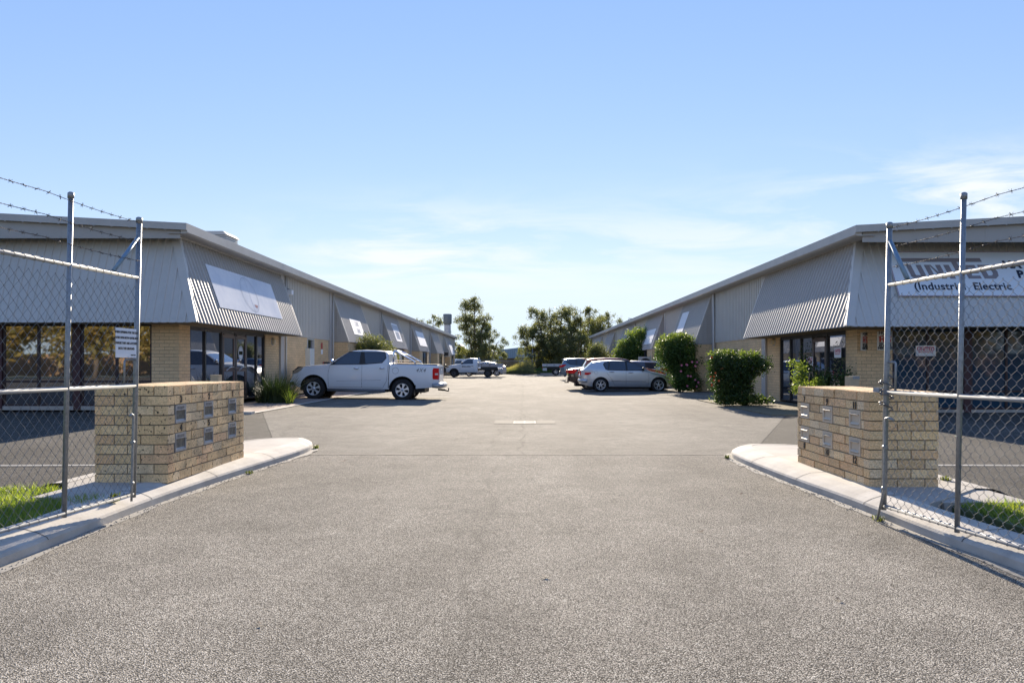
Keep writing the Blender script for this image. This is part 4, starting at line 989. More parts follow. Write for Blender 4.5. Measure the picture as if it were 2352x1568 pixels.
t = thing('hose_reel', 'red and black fire hose reel on the left brick wall beside the column', 'hose reel', (-8.6, 31.6, 1.0)); m = MB()
Mx = Matrix.Rotation(R(90), 4, 'Y'); m.lathe([(0, .06), (.26, .06), (.30, .08), (.30, .26), (.26, .28), (.0, .28)], 20, Mx); m.build('hose', BLACK, t); m = MB(); m.lathe([(0, .29), (.20, .29), (.20, .32), (.0, .33)], 20, Mx); m.build('reel_disc', mat('fire_red', (.5, .04, .02), .4), t)
m = MB(); m.lathe([(.29, .03), (.31, .03), (.31, .05), (.29, .05)], 20, Mx); m.build('rim', MATS['fire_red'], t)
t = thing('fire_sign', 'small red and white fire hose sign above the reel', 'sign', (-8.59, 31.3, 1.85)); m = MB(); m.box((0, -.12, 0), (.01, .12, .26)); m.build('red_panel', MATS['fire_red'], t); m = MB(); m.box((0, -.12, -.22), (.01, .12, -.02)); m.build('white_panel', SIGNW, t)
t = thing('roof_vent', 'low white roof ventilator above the near left awning', 'roof vent', (-9.35, 22.6, 4.66)); m = MB()
for i in range(5): m.box((-.38, -.45, .20+i*.05), (.38, .45, .232+i*.05)); 
m.build('louvres', ALW, t); m = MB(); m.box((-.32, -.40, 0), (.32, .40, .45)); m.build('core', STEEL_C, t); m = MB(); m.prism([(-.42, -.5, .45), (.42, -.5, .45), (.30, -.5, .56), (-.30, -.5, .56)], (0, 1, 0)); m.build('cap', STEEL_C, t)
t = thing('air_conditioner', 'grey outdoor air conditioner unit on the right wall behind the white car', 'air conditioner', (7.35, 43.4, .82)); m = MB(); m.box((-.45, -.15, 0), (.45, .2, .82)); m.build('casing', ALW, t); m = MB(); m.lathe([(0, .162), (.29, .16), (.33, .17), (.33, .152), (0, .15)], 24, Matrix.Translation((-.08, 0, .41)) @ Matrix.Rotation(R(90), 4, 'X')); m.build('fan_grille', BLACK, t)
t = thing('air_conditioner', 'small window air conditioner jutting from the sixth bay of the left row', 'air conditioner', (-8.3, 78.9, 2.0)); m = MB(); m.box((-.3, -.3, 0), (.45, .3, .55)); m.build('casing', ALW, t); m = MB(); m.box((-.2, -.31, .08), (.35, -.30, .47)); m.build('grille', BLACK, t)
# cream bollard-like boxes behind the walls
CREAM = mat('cream_pillar', (.55, .42, .25), .6, noise=(8, .15))
t = thing('bollard', 'cream service pillar just behind the left mailbox wall', 'service pillar', (-7.58, 18.1, .0)); m = MB(); m.box((-.1, -.1, 0), (.1, .1, .92)); m.build('body', CREAM, t); m = MB(); m.box((-.105, -.105, .92), (.105, .105, .935)); m.build('cap', CREAM, t)
t = thing('bollard', 'cream service pillar behind the right mailbox wall with a chipped cap', 'service pillar', (7.30, 16.2, .0)); m = MB(); m.box((-.11, -.11, 0), (.11, .11, .93)); m.build('body', CREAM, t); m = MB(); m.box((-.03, -.115, .87), (.115, .115, .935)); m.build('cap', GALV, t)

# ---------------------------------------------------------------- vehicles
def interp(pts, x):
    if x <= pts[0][0]: return pts[0][1]
    for (a, b), (c, d) in zip(pts, pts[1:]):
        if x <= c: return b+(d-b)*(x-a)/max(c-a, 1e-9)
    return pts[-1][1]
def catmull(pts, n=4):
    """gently rounded profile through points (x increasing)"""
    out = []
    for i in range(len(pts)-1):
        p0 = pts[max(i-1, 0)]; p1 = pts[i]; p2 = pts[i+1]; p3 = pts[min(i+2, len(pts)-1)]
        for k in range(n):
            t = k/n; out.append((p1[0]+(p2[0]-p1[0])*t, .5*(2*p1[1]+(p2[1]-p0[1])*t+(2*p0[1]-5*p1[1]+4*p2[1]-p3[1])*t*t+(3*p1[1]-p0[1]-3*p2[1]+p3[1])*t**3)))
    out.append(pts[-1]); return out
class Car:
    def __init__(s, name, label, loc, rz, L0, L1, width, top, bot, belt, tumble, paint, cat, rnd=.07, endr=.35, endp=.16, smooth=True, group=None, pitch=0.0):
        s.root = thing(name, label, cat, loc, rz, group); s.root.rotation_euler = (pitch, 0, rz) if False else (0, 0, rz)
        s.root.rotation_euler = Matrix.Rotation(rz, 3, 'Z').to_4x4().to_euler()
        if pitch: s.root.rotation_euler = (Matrix.Rotation(rz, 4, 'Z') @ Matrix.Rotation(pitch, 4, 'Y')).to_euler()
        s.x0, s.x1, s.W = L0, L1, width/2
        s.top = catmull(top) if smooth else top; s.bot = bot; s.belt = belt; s.tum = tumble; s.paint = paint; s.r = rnd; s.er = endr; s.ep = endp
    def plan(s, x):
        d = min(x-s.x0, s.x1-x); 
        return 1-s.ep*max(0, 1-d/s.er)**2 if d < s.er else 1.0
    def hw(s, x, z):
        b = interp(s.belt, x); w = s.W*s.plan(x); bt = interp(s.bot, x)
        if z > b: return w-.02-(z-b)*s.tum
        t = (z-bt)/max(b-bt, .01); return w-.02*t**3-.055*max(0, .45-t)**2*4-.012*max(0, .22-t)*4
    def section(s, x):
        T = interp(s.top, x); B = interp(s.bot, x); b = min(interp(s.belt, x), T-s.r-.005)
        pts = [(0, B), (s.hw(x, B)*.7, B)]
        for k in range(7): z = B+(b-B)*k/6; pts.append((s.hw(x, z), z))
        zt = T-s.r
        for k in range(1, 5): z = b+(zt-b)*k/4; pts.append((s.hw(x, z), z))
        w = s.hw(x, zt); cr = .025
        for k in range(1, 6):
            a = k/5*math.pi/2; pts.append((w-s.r*1.3*(1-math.cos(a)), zt+(s.r-cr*(1-0))*math.sin(a)))
        wt = w-s.r*1.3
        for k in range(1, 5): y = wt*(1-k/4); pts.append((y, T-cr*(y/max(wt, .01))**2))
        return pts
    def topz(s, x, y):
        T = interp(s.top, x); w = s.hw(x, T-s.r)-s.r*1.3; return T-.025*min(1, (y/max(w, .01)))**2
    def body(s, arches, extra=(), name='body', y_side=None, dark=True):
        xs = set([s.x0, s.x1]+[p[0] for p in s.top if s.x0 <= p[0] <= s.x1]+list(extra)); x = s.x0
        while x < s.x1: xs.add(round(x, 4)); x += .07
        xs = sorted(xs); xs = [xs[0]]+[b for a, b in zip(xs, xs[1:]) if b-a > .003]
        m = MB(); m.smooth = True; rows = []
        for x in xs:
            p = s.section(x); rows.append([(x, -y, z) for y, z in p]+[(x, y, z) for y, z in p[::-1][1:-1]])
        m.grid(rows, True); n = len(rows[0]); m.ngon_last(list(range(n-1, -1, -1))); e = (len(rows)-1)*n; m.ngon_last([e+i for i in range(n)])
        me = bpy.data.meshes.new('b'); me.from_pydata(m.v, [], m.f); me.polygons.foreach_set('use_smooth', m.sm); me.materials.append(s.paint); me.materials.append(ARCH)
        bm = bmesh.new(); bm.from_mesh(me); bmesh.ops.recalc_face_normals(bm, faces=bm.faces); bm.to_mesh(me); bm.free()
        o = bpy.data.objects.new(name, me); COL.objects.link(o); cut = []
        for (cx_, cz_, r) in arches:
            for sg in (-1, 1):
                c = MB(); y0 = sg*(s.W-.30); y1 = sg*(s.W+.2); n = 28
                pts = [(cx_+r*math.cos(2*math.pi*k/n), y0, cz_+r*math.sin(2*math.pi*k/n)) for k in range(n)]
                c.prism(pts, (0, y1-y0, 0)); cm = bpy.data.meshes.new('c'); cm.from_pydata(c.v, [], c.f)
                bm = bmesh.new(); bm.from_mesh(cm); bmesh.ops.recalc_face_normals(bm, faces=bm.faces); bm.to_mesh(cm); bm.free()
                co = bpy.data.objects.new('c', cm); COL.objects.link(co); cut.append(co)
                md = o.modifiers.new('b', 'BOOLEAN'); md.operation = 'DIFFERENCE'; md.object = co; md.solver = 'EXACT'
        if cut:
            dg = bpy.context.evaluated_depsgraph_get(); me2 = bpy.data.meshes.new_from_object(o.evaluated_get(dg)); o.modifiers.clear(); o.data = me2
            for co in cut: bpy.data.objects.remove(co)
            if len(me2.materials) < 2: me2.materials.clear(); me2.materials.append(s.paint); me2.materials.append(ARCH)
            for p in me2.polygons:
                c = p.center
                for (cx_, cz_, r) in arches:
                    if math.hypot(c.x-cx_, c.z-cz_) < r*1.004 and abs(c.y) < s.W-.008 and abs(c.y) > s.W-.35: p.material_index = 1; p.use_smooth = False
        o.parent = s.root; s.bodyo = o
        md = o.modifiers.new('es', 'EDGE_SPLIT'); md.split_angle = R(38)
        return o
    def patch(s, m, poly, sg, off=.004, depth=.015, res=5):
        """polygon in (x, z) laid on the side sg with rounded surface following"""
        bm = bmesh.new(); vs = []
        P = []
        for a, b in zip(poly, poly[1:]+poly[:1]):
            k = max(1, int(math.dist(a, b)/.09))
            for i in range(k): P.append((a[0]+(b[0]-a[0])*i/k, a[1]+(b[1]-a[1])*i/k))
        f = lambda x, z, o_: (x, sg*(s.hw(x, z)+o_), z)
        n0 = len(m.v)
        area = sum(a[0]*b[1]-b[0]*a[1] for a, b in zip(P, P[1:]+P[:1]))
        if (area > 0) == (sg > 0): P = P[::-1]
        cx_ = sum(p[0] for p in P)/len(P); cz_ = sum(p[1] for p in P)/len(P)
        # rings shrinking to the middle keep to the body's curve
        rings = []
        for t in (1, .66, .33):
            rings.append([f(cx_+(x-cx_)*t, cz_+(z-cz_)*t, off) for x, z in P])
        sk = [f(x, z, off-depth) for x, z in P]
        o_ = m.smooth; m.smooth = True; m.grid([sk, rings[0]], True); m.grid(rings, True); m.smooth = o_
        c = f(cx_, cz_, off); k = len(m.v); m.v.append(c); base = k-len(P)
        for i in range(len(P)): m.f.append((base+i, base+(i+1) % len(P), k)); m.m.append(m.mi); m.c.append(m.col); m.sm.append(True)
        bm.free()
    def part(s, name, polys, mt, par=None, off=.004, sides=(-1, 1), depth=.015, label=None):
        out = []
        for sg in sides:
            for p in polys:
                m = MB(); s.patch(m, p, sg, off, depth); o = m.build(name, mt, par or s.root); out.append(o)
        return out
    def seam(s, pts, sides=(-1, 1), w=.005, name='door_seam'):
        for sg in sides:
            m = MB(); P = []
            for a, b in zip(pts, pts[1:]):
                k = max(1, int(math.dist(a, b)/.1))
                for i in range(k): P.append((a[0]+(b[0]-a[0])*i/k, a[1]+(b[1]-a[1])*i/k))
            P.append(pts[-1]); m.tube([(x, sg*(s.hw(x, z)-.0015), z) for x, z in P], w*1.0, 4); m.build(name, SEAM, s.bodyo)
    def topglass(s, name, xa, xb, inset, mt, off=.004, n=7):
        m = MB(); m.smooth = True; rows = []
        for i in range(n+1):
            x = xa+(xb-xa)*i/n; T = interp(s.top, x); w = s.hw(x, T-s.r)-s.r*1.3-inset
            # move along the slope's normal
            dx = .02; sl = (interp(s.top, x+dx)-interp(s.top, x-dx))/(2*dx); l = math.hypot(1, sl)
            rows.append([(x-sl/l*off, w*(j/6*2-1), s.topz(x, w*(j/6*2-1))+off/l) for j in range(7)])
        m.grid(rows); return m.build(name, mt, s.root)
    def endpatch(s, name, front, y0, y1, z0, z1, mt, off=.006, par=None, thick=.02):
        x = s.x1 if front else s.x0; sg = 1 if front else -1
        m = MB(); m.box((x-sg*thick, y0, z0), (x+sg*off, y1, z1)); return m.build(name, mt, par or s.root)
    def wheel(s, x, sg, R_, w, track, style, rimr, dz=0):
        wl = thing('wheel', None, None); del_ = wl
        wl.parent = s.root; wl.location = (x, sg*track, R_+dz)
        k = sg
        M = Matrix.Rotation(R(-90*k), 4, 'X')
        m = MB(); h = w/2
        m.lathe([(rimr*.98, -h*.9), (rimr, -h), (R_*.90, -h), (R_*.97, -h*.82), (R_, -h*.55), (R_, h*.55), (R_*.97, h*.82), (R_*.90, h), (rimr*1.06, h), (rimr, h*.88), (rimr*.98, h*.6)], 36, M); m.build('tyre', RUBBER, wl)
        m = MB(); m.lathe([(0, h*.28), (rimr*.98, h*.28), (rimr*.98, -h*.8)], 30, M); m.build('wheel_back', BLACK, wl)
        m = MB(); m.lathe([(rimr*.90, h*.60), (rimr*.94, h*.84), (rimr*1.0, h*.90), (rimr*1.01, h*.80), (rimr*.98, h*.3)], 36, M)
        hub = h*.75
        m.lathe([(0, hub+.012), (rimr*.15, hub+.010), (rimr*.22, hub), (rimr*.24, hub-.04)], 20, M)
        n = dict(six=6, five=5, y=5, steel=0, ten=7)[style]
        if style == 'steel':
            m.lathe([(rimr*.2, hub-.01), (rimr*.45, hub-.02), (rimr*.6, hub-.05), (rimr*.92, hub-.02)], 30, M)
        for i in range(n):
            a = 2*math.pi*i/n+.3; ca, sa = math.cos(a), math.sin(a)
            def pt(r, t, hh): return M @ Vector((ca*r-sa*t, sa*r+ca*t, hh))
            if style == 'six': seg = [((rimr*.20, rimr*.13), (rimr*.55, rimr*.11), (rimr*.93, rimr*.30))]
            elif style == 'y': seg = [((rimr*.2, rimr*.09), (rimr*.55, rimr*.07), (rimr*.60, rimr*.07))]
            else: seg = [((rimr*.2, rimr*.12), (rimr*.6, rimr*.09), (rimr*.93, rimr*.10))]
            for q in seg:
                m.grid([[pt(r, -t, hub-.035), pt(r, -t, hub-.004), pt(r, t, hub-.004), pt(r, t, hub-.035)] for r, t in q])
            if style == 'y':
                for d in (-1, 1):
                    m.grid([[pt(r, d*o-.0-rimr*.045, hub-.035), pt(r, d*o-rimr*.045, hub-.004), pt(r, d*o+rimr*.045, hub-.004), pt(r, d*o+rimr*.045, hub-.035)] for r, o in ((rimr*.52, rimr*.03), (rimr*.93, rimr*.30))])
        m.build('rim', ALLOY if style != 'steel' else STEELW, wl)
        m = MB(); m.lathe([(0, hub+.018), (rimr*.10, hub+.016), (rimr*.12, hub+.008)], 16, M); m.build('hub_cap', CHROME if style != 'steel' else STEELW, wl)
        return wl
    def wheels(s, xs, R_, w, track, style, rimr):
        for x in xs:
            for sg in (-1, 1): s.wheel(x, sg, R_, w, track, style, rimr)
    def mirror(s, x, z, mt=None):
        for sg in (-1, 1):
            y = s.hw(x, z); m = MB(); m.smooth = True
            c = Vector((x-.02, sg*(y+.11), z+.05)); rows = []
            for i in range(7):
                t = i/6; rr = math.sin(math.pi*(.08+.84*t)); rows.append([c+Vector((-.07+.14*t, .11*rr*math.cos(a), .085*rr*math.sin(a))) for a in [2*math.pi*k/12 for k in range(12)]])
            m.grid(rows, True); n0 = len(m.v)-12; m.ngon_last([n0+i for i in range(12)]); m.ngon_last([n0-72+i for i in range(11, -1, -1)])
            o = m.build('mirror', mt or s.paint, s.root); m = MB(); m.tube([(x, sg*(y-.01), z), (x-.01, sg*(y+.06), z+.02)], .022, 6); m.build('mirror_arm', BLACK, o)
    def handle(s, x, z, mt, sides=(-1, 1), L=.17):
        for sg in sides:
            y = s.hw(x, z); m = MB(); m.tube([(x-L/2, sg*(y+.004), z), (x-L/2+.03, sg*(y+.034), z+.004), (x+L/2-.03, sg*(y+.034), z+.004), (x+L/2, sg*(y+.004), z)], [.016, .021, .021, .016], 8); m.build('door_handle', mt, s.root)
    def under(s, xa, xb, z0, z1, y):
        m = MB(); m.box((xa, -y, z0), (xb, y, z1)); m.build('underbody', BLACK, s.root)
ARCH = mat('wheel_arch', (.012, .012, .013), .9); SEAM = mat('panel_gap', (.04, .04, .045), .8); STEELW = mat('steel_wheel', (.06, .06, .065), .5, .4)
LENS = mat('headlight_lens', (.30, .27, .22), .12, .0, .6, coat=.8); AMBER = mat('amber_lens', (.5, .16, .03), .2, coat=.5); CLEARL = mat('clear_lens', (.55, .5, .5), .15, coat=.6); GREYP = mat('grey_plastic', (.13, .135, .145), .6)

# -- white dual-cab pickup ---------------------------------------------------
top = [(-2.79, 1.20), (-2.76, 1.30), (-1.115, 1.31), (-1.085, 1.33), (-1.045, 1.66), (-.96, 1.735), (-.6, 1.775), (-.15, 1.785), (.2, 1.755), (.42, 1.69), (.70, 1.50), (1.0, 1.30), (1.12, 1.25), (1.5, 1.225), (1.9, 1.17), (2.15, 1.08), (2.30, .93), (2.37, .72)]
bot = [(-2.90, .52), (-2.0, .44), (-1.0, .40), (1.2, .40), (2.0, .40), (2.37, .50)]
belt = [(-2.9, 1.22), (-1.2, 1.24), (-.9, 1.27), (1.0, 1.21), (2.37, 1.0)]
px = Car('pickup_truck', 'white dual-cab pickup with chrome sports bar parked across the left side, nose to the wall', (-5.76, 26.45, -.062), R(180), -2.79, 2.37, 1.84, top, bot, belt, .30, WHITEP, 'pickup truck', .06, .5, .14, False, pitch=R(-1.1))
px.body([(1.55, .40, .47), (-1.55, .40, .47)])
px.part('window', [[(.86, 1.235), (.63, 1.45), (.36, 1.665), (-.06, 1.69), (-.03, 1.27)], [(-.18, 1.685), (-.90, 1.68), (-.935, 1.50), (-.82, 1.34), (-.25, 1.285)]], GLASS_C, off=.006)
px.part('window_trim', [[(1.0, 1.215), (.66, 1.475), (.34, 1.70), (-.92, 1.715), (-.97, 1.49), (-.83, 1.315), (-.2, 1.25)]], BLACK, off=.002)
px.topglass('windshield', .50, .98, .0, GLASS_C)
px.seam([(1.03, .46), (1.05, .9), (1.0, 1.2)]); px.seam([(-.13, .46), (-.13, 1.25)]); px.seam([(-.87, .46), (-1.0, .7), (-1.04, 1.25), (-1.02, 1.6)]); px.seam([(1.03, .455), (-.87, .455)]); px.seam([(-1.06, .44), (-1.085, 1.29)], w=.012); px.seam([(.75, .66), (-.8, .72)], w=.004, name='crease'); px.seam([(1.12, 1.22), (1.5, 1.19), (1.95, 1.12)], w=.004)
px.seam([(-1.30+.11*math.cos(a), 1.06+.11*math.sin(a)) for a in [k*math.pi/8 for k in range(17)]], w=.005, name='fuel_flap')
for x, z in ((.07, 1.11), (-.83, 1.13)): px.handle(x, z, CHROME)
px.mirror(.92, 1.29, CHROME)
px.part('headlight', [[(1.92, 1.12), (2.10, 1.10), (2.26, .98), (2.34, .86), (2.12, .92), (1.98, 1.02)]], LENS, off=.006)
px.part('headlight_brow', [[(1.90, 1.15), (2.12, 1.13), (2.28, 1.0), (2.24, 1.0), (2.06, 1.105)]], BLACK, off=.009)
px.part('tail_light', [[(-2.785, 1.17), (-2.62, 1.175), (-2.595, 1.10), (-2.60, .82), (-2.63, .78), (-2.785, .78)]], RED, off=.010)
px.part('reverse_lens', [[(-2.783, 1.0), (-2.68, .99), (-2.68, .93), (-2.783, .93)]], CLEARL, off=.014)
for sg in (-1, 1): m = MB(); m.box((-2.805, sg*.69, .78), (-2.77, sg*.79, 1.17)); m.build('tail_light', RED, px.root)
m = MB(); m.box((-2.82, -.62, .60), (-2.78, .62, 1.25)); m.box((-2.835, -.15, 1.02), (-2.81, .15, 1.12)); m.build('tailgate', WHITEP, px.root)
m = MB(); m.tube([(-2.60, -.90, .56), (-2.78, -.87, .56), (-2.87, -.72, .56), (-2.88, 0, .56), (-2.87, .72, .56), (-2.78, .87, .56), (-2.60, .90, .56)], [.075, .09, .095, .095, .095, .09, .075], 12); m.build('rear_bumper', mat('bumper_silver', (.34, .35, .36), .4, .3), px.root)
m = MB(); m.box((-2.93, -.6, .60), (-2.86, .6, .66)); m.build('bumper_step', BLACK, px.root)
m = MB(); m.tube([(-2.7, 0, .40), (-2.95, 0, .38), (-3.05, 0, .36), (-3.08, 0, .36)], .032, 8); m.tube([(-3.08, 0, .33), (-3.08, 0, .42)], .018, 8); m.tube([(-3.08, 0, .42), (-3.08, 0, .44), (-3.08, 0, .465)], [.018, .03, .018], 10); m.build('tow_bar', BLACK, px.root)
for sg in (-1, 1):
    m = MB(); m.tube([(1.05, sg*.93, .345), (-.95, sg*.93, .345)], .05, 8); m.build('side_step', GREYP, px.root)
    m = MB(); m.box((-1.98, sg*.70, .20), (-1.96, sg*.92, .42)); m.build('mud_flap', BLACK, px.root)
    m = MB(); m.tube([(-1.20, sg*.78, 1.31), (-1.20, sg*.72, 1.70), (-1.23, sg*.68, 1.745)], .038, 10); m.build('sports_bar_post', CHROME, px.root)
    m = MB(); m.tube([(-1.25, sg*.70, 1.745), (-1.35, sg*.71, 1.70), (-1.93, sg*.80, 1.40), (-1.99, sg*.81, 1.31)], .034, 10); m.build('sports_bar_leg', CHROME, px.root)
    m = MB(); m.box((-2.03, sg*.76, 1.315), (-1.17, sg*.83, 1.35)); m.build('sports_bar_foot', CHROME, px.root)
    m = MB(); m.box((-1.24, sg*.74, 1.40), (-1.90, sg*.79, 1.43)); m.build('sports_bar_rail', CHROME, px.root)
m = MB(); m.tube([(-1.23, -.69, 1.745), (-1.23, .69, 1.745)], .038, 10); m.build('sports_bar', CHROME, px.root)
m = MB(); m.box((-2.74, -.76, 1.30), (-1.14, .76, 1.312)); m.build('tray_liner', BLACK, px.root)
px.wheels((1.55, -1.55), .385, .265, .79, 'six', .235); px.under(-2.3, 2.1, .30, .5, .60)
m = MB(); m.box((2.34, -.6, .75), (2.385, .6, 1.0)); m.build('grille', BLACK, px.root); m = MB(); m.box((2.33, -.82, .44), (2.40, .82, .66)); m.build('front_bumper', WHITEP, px.root)
for sg in (-1, 1): m = MB(); m.box((2.25, sg*.72, .50), (2.405, sg*.84, .60)); m.build('fog_light', BLACK, px.root)
dec = mat('decal_grey', (.20, .21, .23), .4)
m = MB(); me = text_mesh('4X4', .17, .003, .001, 'CENTER', 1.25)
for v in me.vertices: v.co.x += v.co.y*.35
M = frame((-2.20, px.hw(-2.24, 1.08)+.006, 1.085), (-1, 0, 0), (0, 0, 1)); m.add_mesh(me, M); m.build('decal', dec, px.root)
M = frame((-2.20, -px.hw(-2.24, 1.08)-.006, 1.085), (1, 0, 0), (0, 0, 1)); m = MB(); m.add_mesh(me, M); m.build('decal', dec, px.root)

# -- silver hatchback ---------------------------------------------------------
SILVER = mat('silver_paint', (.50, .52, .55), .32, .55, .5, coat=.7); 
top = [(-2.2, .62), (-2.17, .98), (-2.08, 1.03), (-1.98, 1.08), (-1.80, 1.25), (-1.66, 1.36), (-1.3, 1.41), (-.8, 1.435), (-.3, 1.42), (.1, 1.36), (.35, 1.27), (.65, 1.10), (.95, .95), (1.2, .89), (1.6, .80), (1.85, .70), (2.0, .56), (2.05, .45)]
bot = [(-2.2, .36), (-1.8, .25), (1.7, .22), (2.05, .3)]; belt = [(-2.2, .96), (-1.9, 1.0), (.6, .93), (2.05, .6)]
sv = Car('hatchback', 'silver five-door hatchback parked nose to the pink-flowered bush on the right', (4.83, 33.75, -.05), 0, -2.2, 2.05, 1.75, top, bot, belt, .36, SILVER, 'car', .07, .62, .30, False)
sv.body([(-1.307, .31, .37), (1.307, .31, .37)])
sv.part('window', [[(-.12, 1.35), (.22, 1.28), (.55, 1.09), (.66, .99), (-.10, .975)]], GLASS_C, off=.006)
sv.part('window', [[(-.20, 1.355), (-.88, 1.35), (-.93, 1.0), (-.17, .98)], [(-.94, 1.345), (-1.10, 1.31), (-1.15, 1.22), (-1.05, 1.03), (-.98, 1.0)]], GLASS_C, off=.006)
sv.part('window_trim', [[(.82, .95), (.57, 1.12), (.24, 1.31), (-.12, 1.385), (-.9, 1.38), (-1.13, 1.34), (-1.20, 1.24), (-1.09, 1.01), (-.98, .97), (-.1, .95)]], BLACK, off=.002)
sv.topglass('windshield', .22, .90, .02, GLASS_C); sv.topglass('rear_window', -2.03, -1.66, -.03, GLASS_C)
sv.seam([(.82, .30), (.86, .6), (.83, .93)]); sv.seam([(-.17, .28), (-.17, .95)]); sv.seam([(-.68, .30), (-.80, .55), (-1.02, .85), (-1.09, 1.0)]); sv.seam([(.82, .29), (-.68, .29)]); sv.seam([(.72, .47), (-.83, .49)], w=.009, name='side_moulding')
sv.seam([(-1.52+.08*math.cos(a), .87+.08*math.sin(a)) for a in [k*math.pi/6 for k in range(13)]], w=.004, name='fuel_flap')
for x, z in ((.05-.06+.05, .87-.0), (-.82, .90)): sv.handle(x, z, SILVER, L=.2)
sv.mirror(.62, .98, BLACK)
sv.part('tail_light', [[(-2.16, .97), (-1.70, .97), (-1.60, .92), (-1.72, .82), (-1.88, .76), (-2.18, .77)]], CLEARL, off=.008)
sv.part('brake_lens', [[(-2.02, .87), (-1.74, .87), (-1.76, .81), (-1.90, .765), (-2.03, .77)]], RED, off=.012)
sv.part('headlight', [[(1.98, .55), (1.60, .72), (1.55, .66), (1.8, .56)]], LENS, off=.006)
for sg in (-1, 1): m = MB(); m.box((-2.215, sg*.42, .75), (-2.18, sg*.61, .94)); m.build('tail_light', RED, sv.root)
m = MB(); m.tube([(-1.90, -.76, .50), (-2.08, -.68, .50), (-2.17, -.5, .50), (-2.19, 0, .50), (-2.17, .5, .50), (-2.08, .68, .50), (-1.90, .76, .50)], .09, 10); m.build('rear_bumper', SILVER, sv.root); m = MB(); m.box((-2.222, -.26, .68), (-2.19, .26, .79)); m.build('number_plate', SIGNW, sv.root)
sv.wheels((-1.307, 1.307), .315, .205, .755, 'y', .215); sv.under(-1.9, 1.8, .16, .3, .55)

# -- dark sedan beside it -------------------------------------------------------
DKRED = mat('dark_maroon_paint', (.035, .022, .022), .25, .2, .5, coat=1.0)
top = [(-2.38, .72), (-2.33, 1.0), (-2.0, 1.06), (-1.65, 1.09), (-1.35, 1.24), (-1.0, 1.36), (-.5, 1.41), (0, 1.40), (.35, 1.32), (.7, 1.12), (.95, .98), (1.3, .92), (1.9, .82), (2.2, .68), (2.3, .5)]
bot = [(-2.38, .42), (-1.9, .26), (1.8, .22), (2.3, .32)]; belt = [(-2.38, .98), (.9, .93), (2.3, .7)]
sn = Car('sedan', 'dark sedan with red tail lights showing just beyond the silver hatchback', (4.62, 36.6, -.05), 0, -2.38, 2.3, 1.78, top, bot, belt, .36, DKRED, 'car', .07, .5, .2, False)
sn.body([(-1.35, .31, .37), (1.40, .31, .37)])
sn.part('window', [[(-.12, 1.33), (.30, 1.26), (.66, 1.03), (-.1, .98)], [(-.2, 1.335), (-.9, 1.30), (-1.15, 1.1), (-.95, 1.0), (-.2, .98)]], GLASS_C, off=.006)
sn.topglass('windshield', .4, .93, .02, GLASS_C); sn.topglass('rear_window', -1.62, -1.1, .03, GLASS_C)
sn.part('tail_light', [[(-2.34, .98), (-1.98, 1.0), (-1.95, .92), (-2.1, .80), (-2.35, .80)]], RED, off=.008)
for sg in (-1, 1): m = MB(); m.box((-2.40, sg*.40, .80), (-2.36, sg*.72, .96)); m.build('tail_light', RED, sn.root); m = MB(); m.box((-2.42, sg*.5, .42), (-2.40, sg*.68, .48)); m.build('reflector', RED, sn.root)
m = MB(); m.box((-2.42, -.76, .34), (-2.35, .76, .62)); m.build('rear_bumper', DKRED, sn.root); m = MB(); m.tube([(-2.3, 0, .34), (-2.5, 0, .34), (-2.5, 0, .42)], .025, 8); m.build('tow_bar', BLACK, sn.root)
sn.wheels((-1.35, 1.4), .315, .205, .76, 'five', .21); sn.under(-2, 1.8, .16, .3, .55); sn.mirror(.62, 1.0)

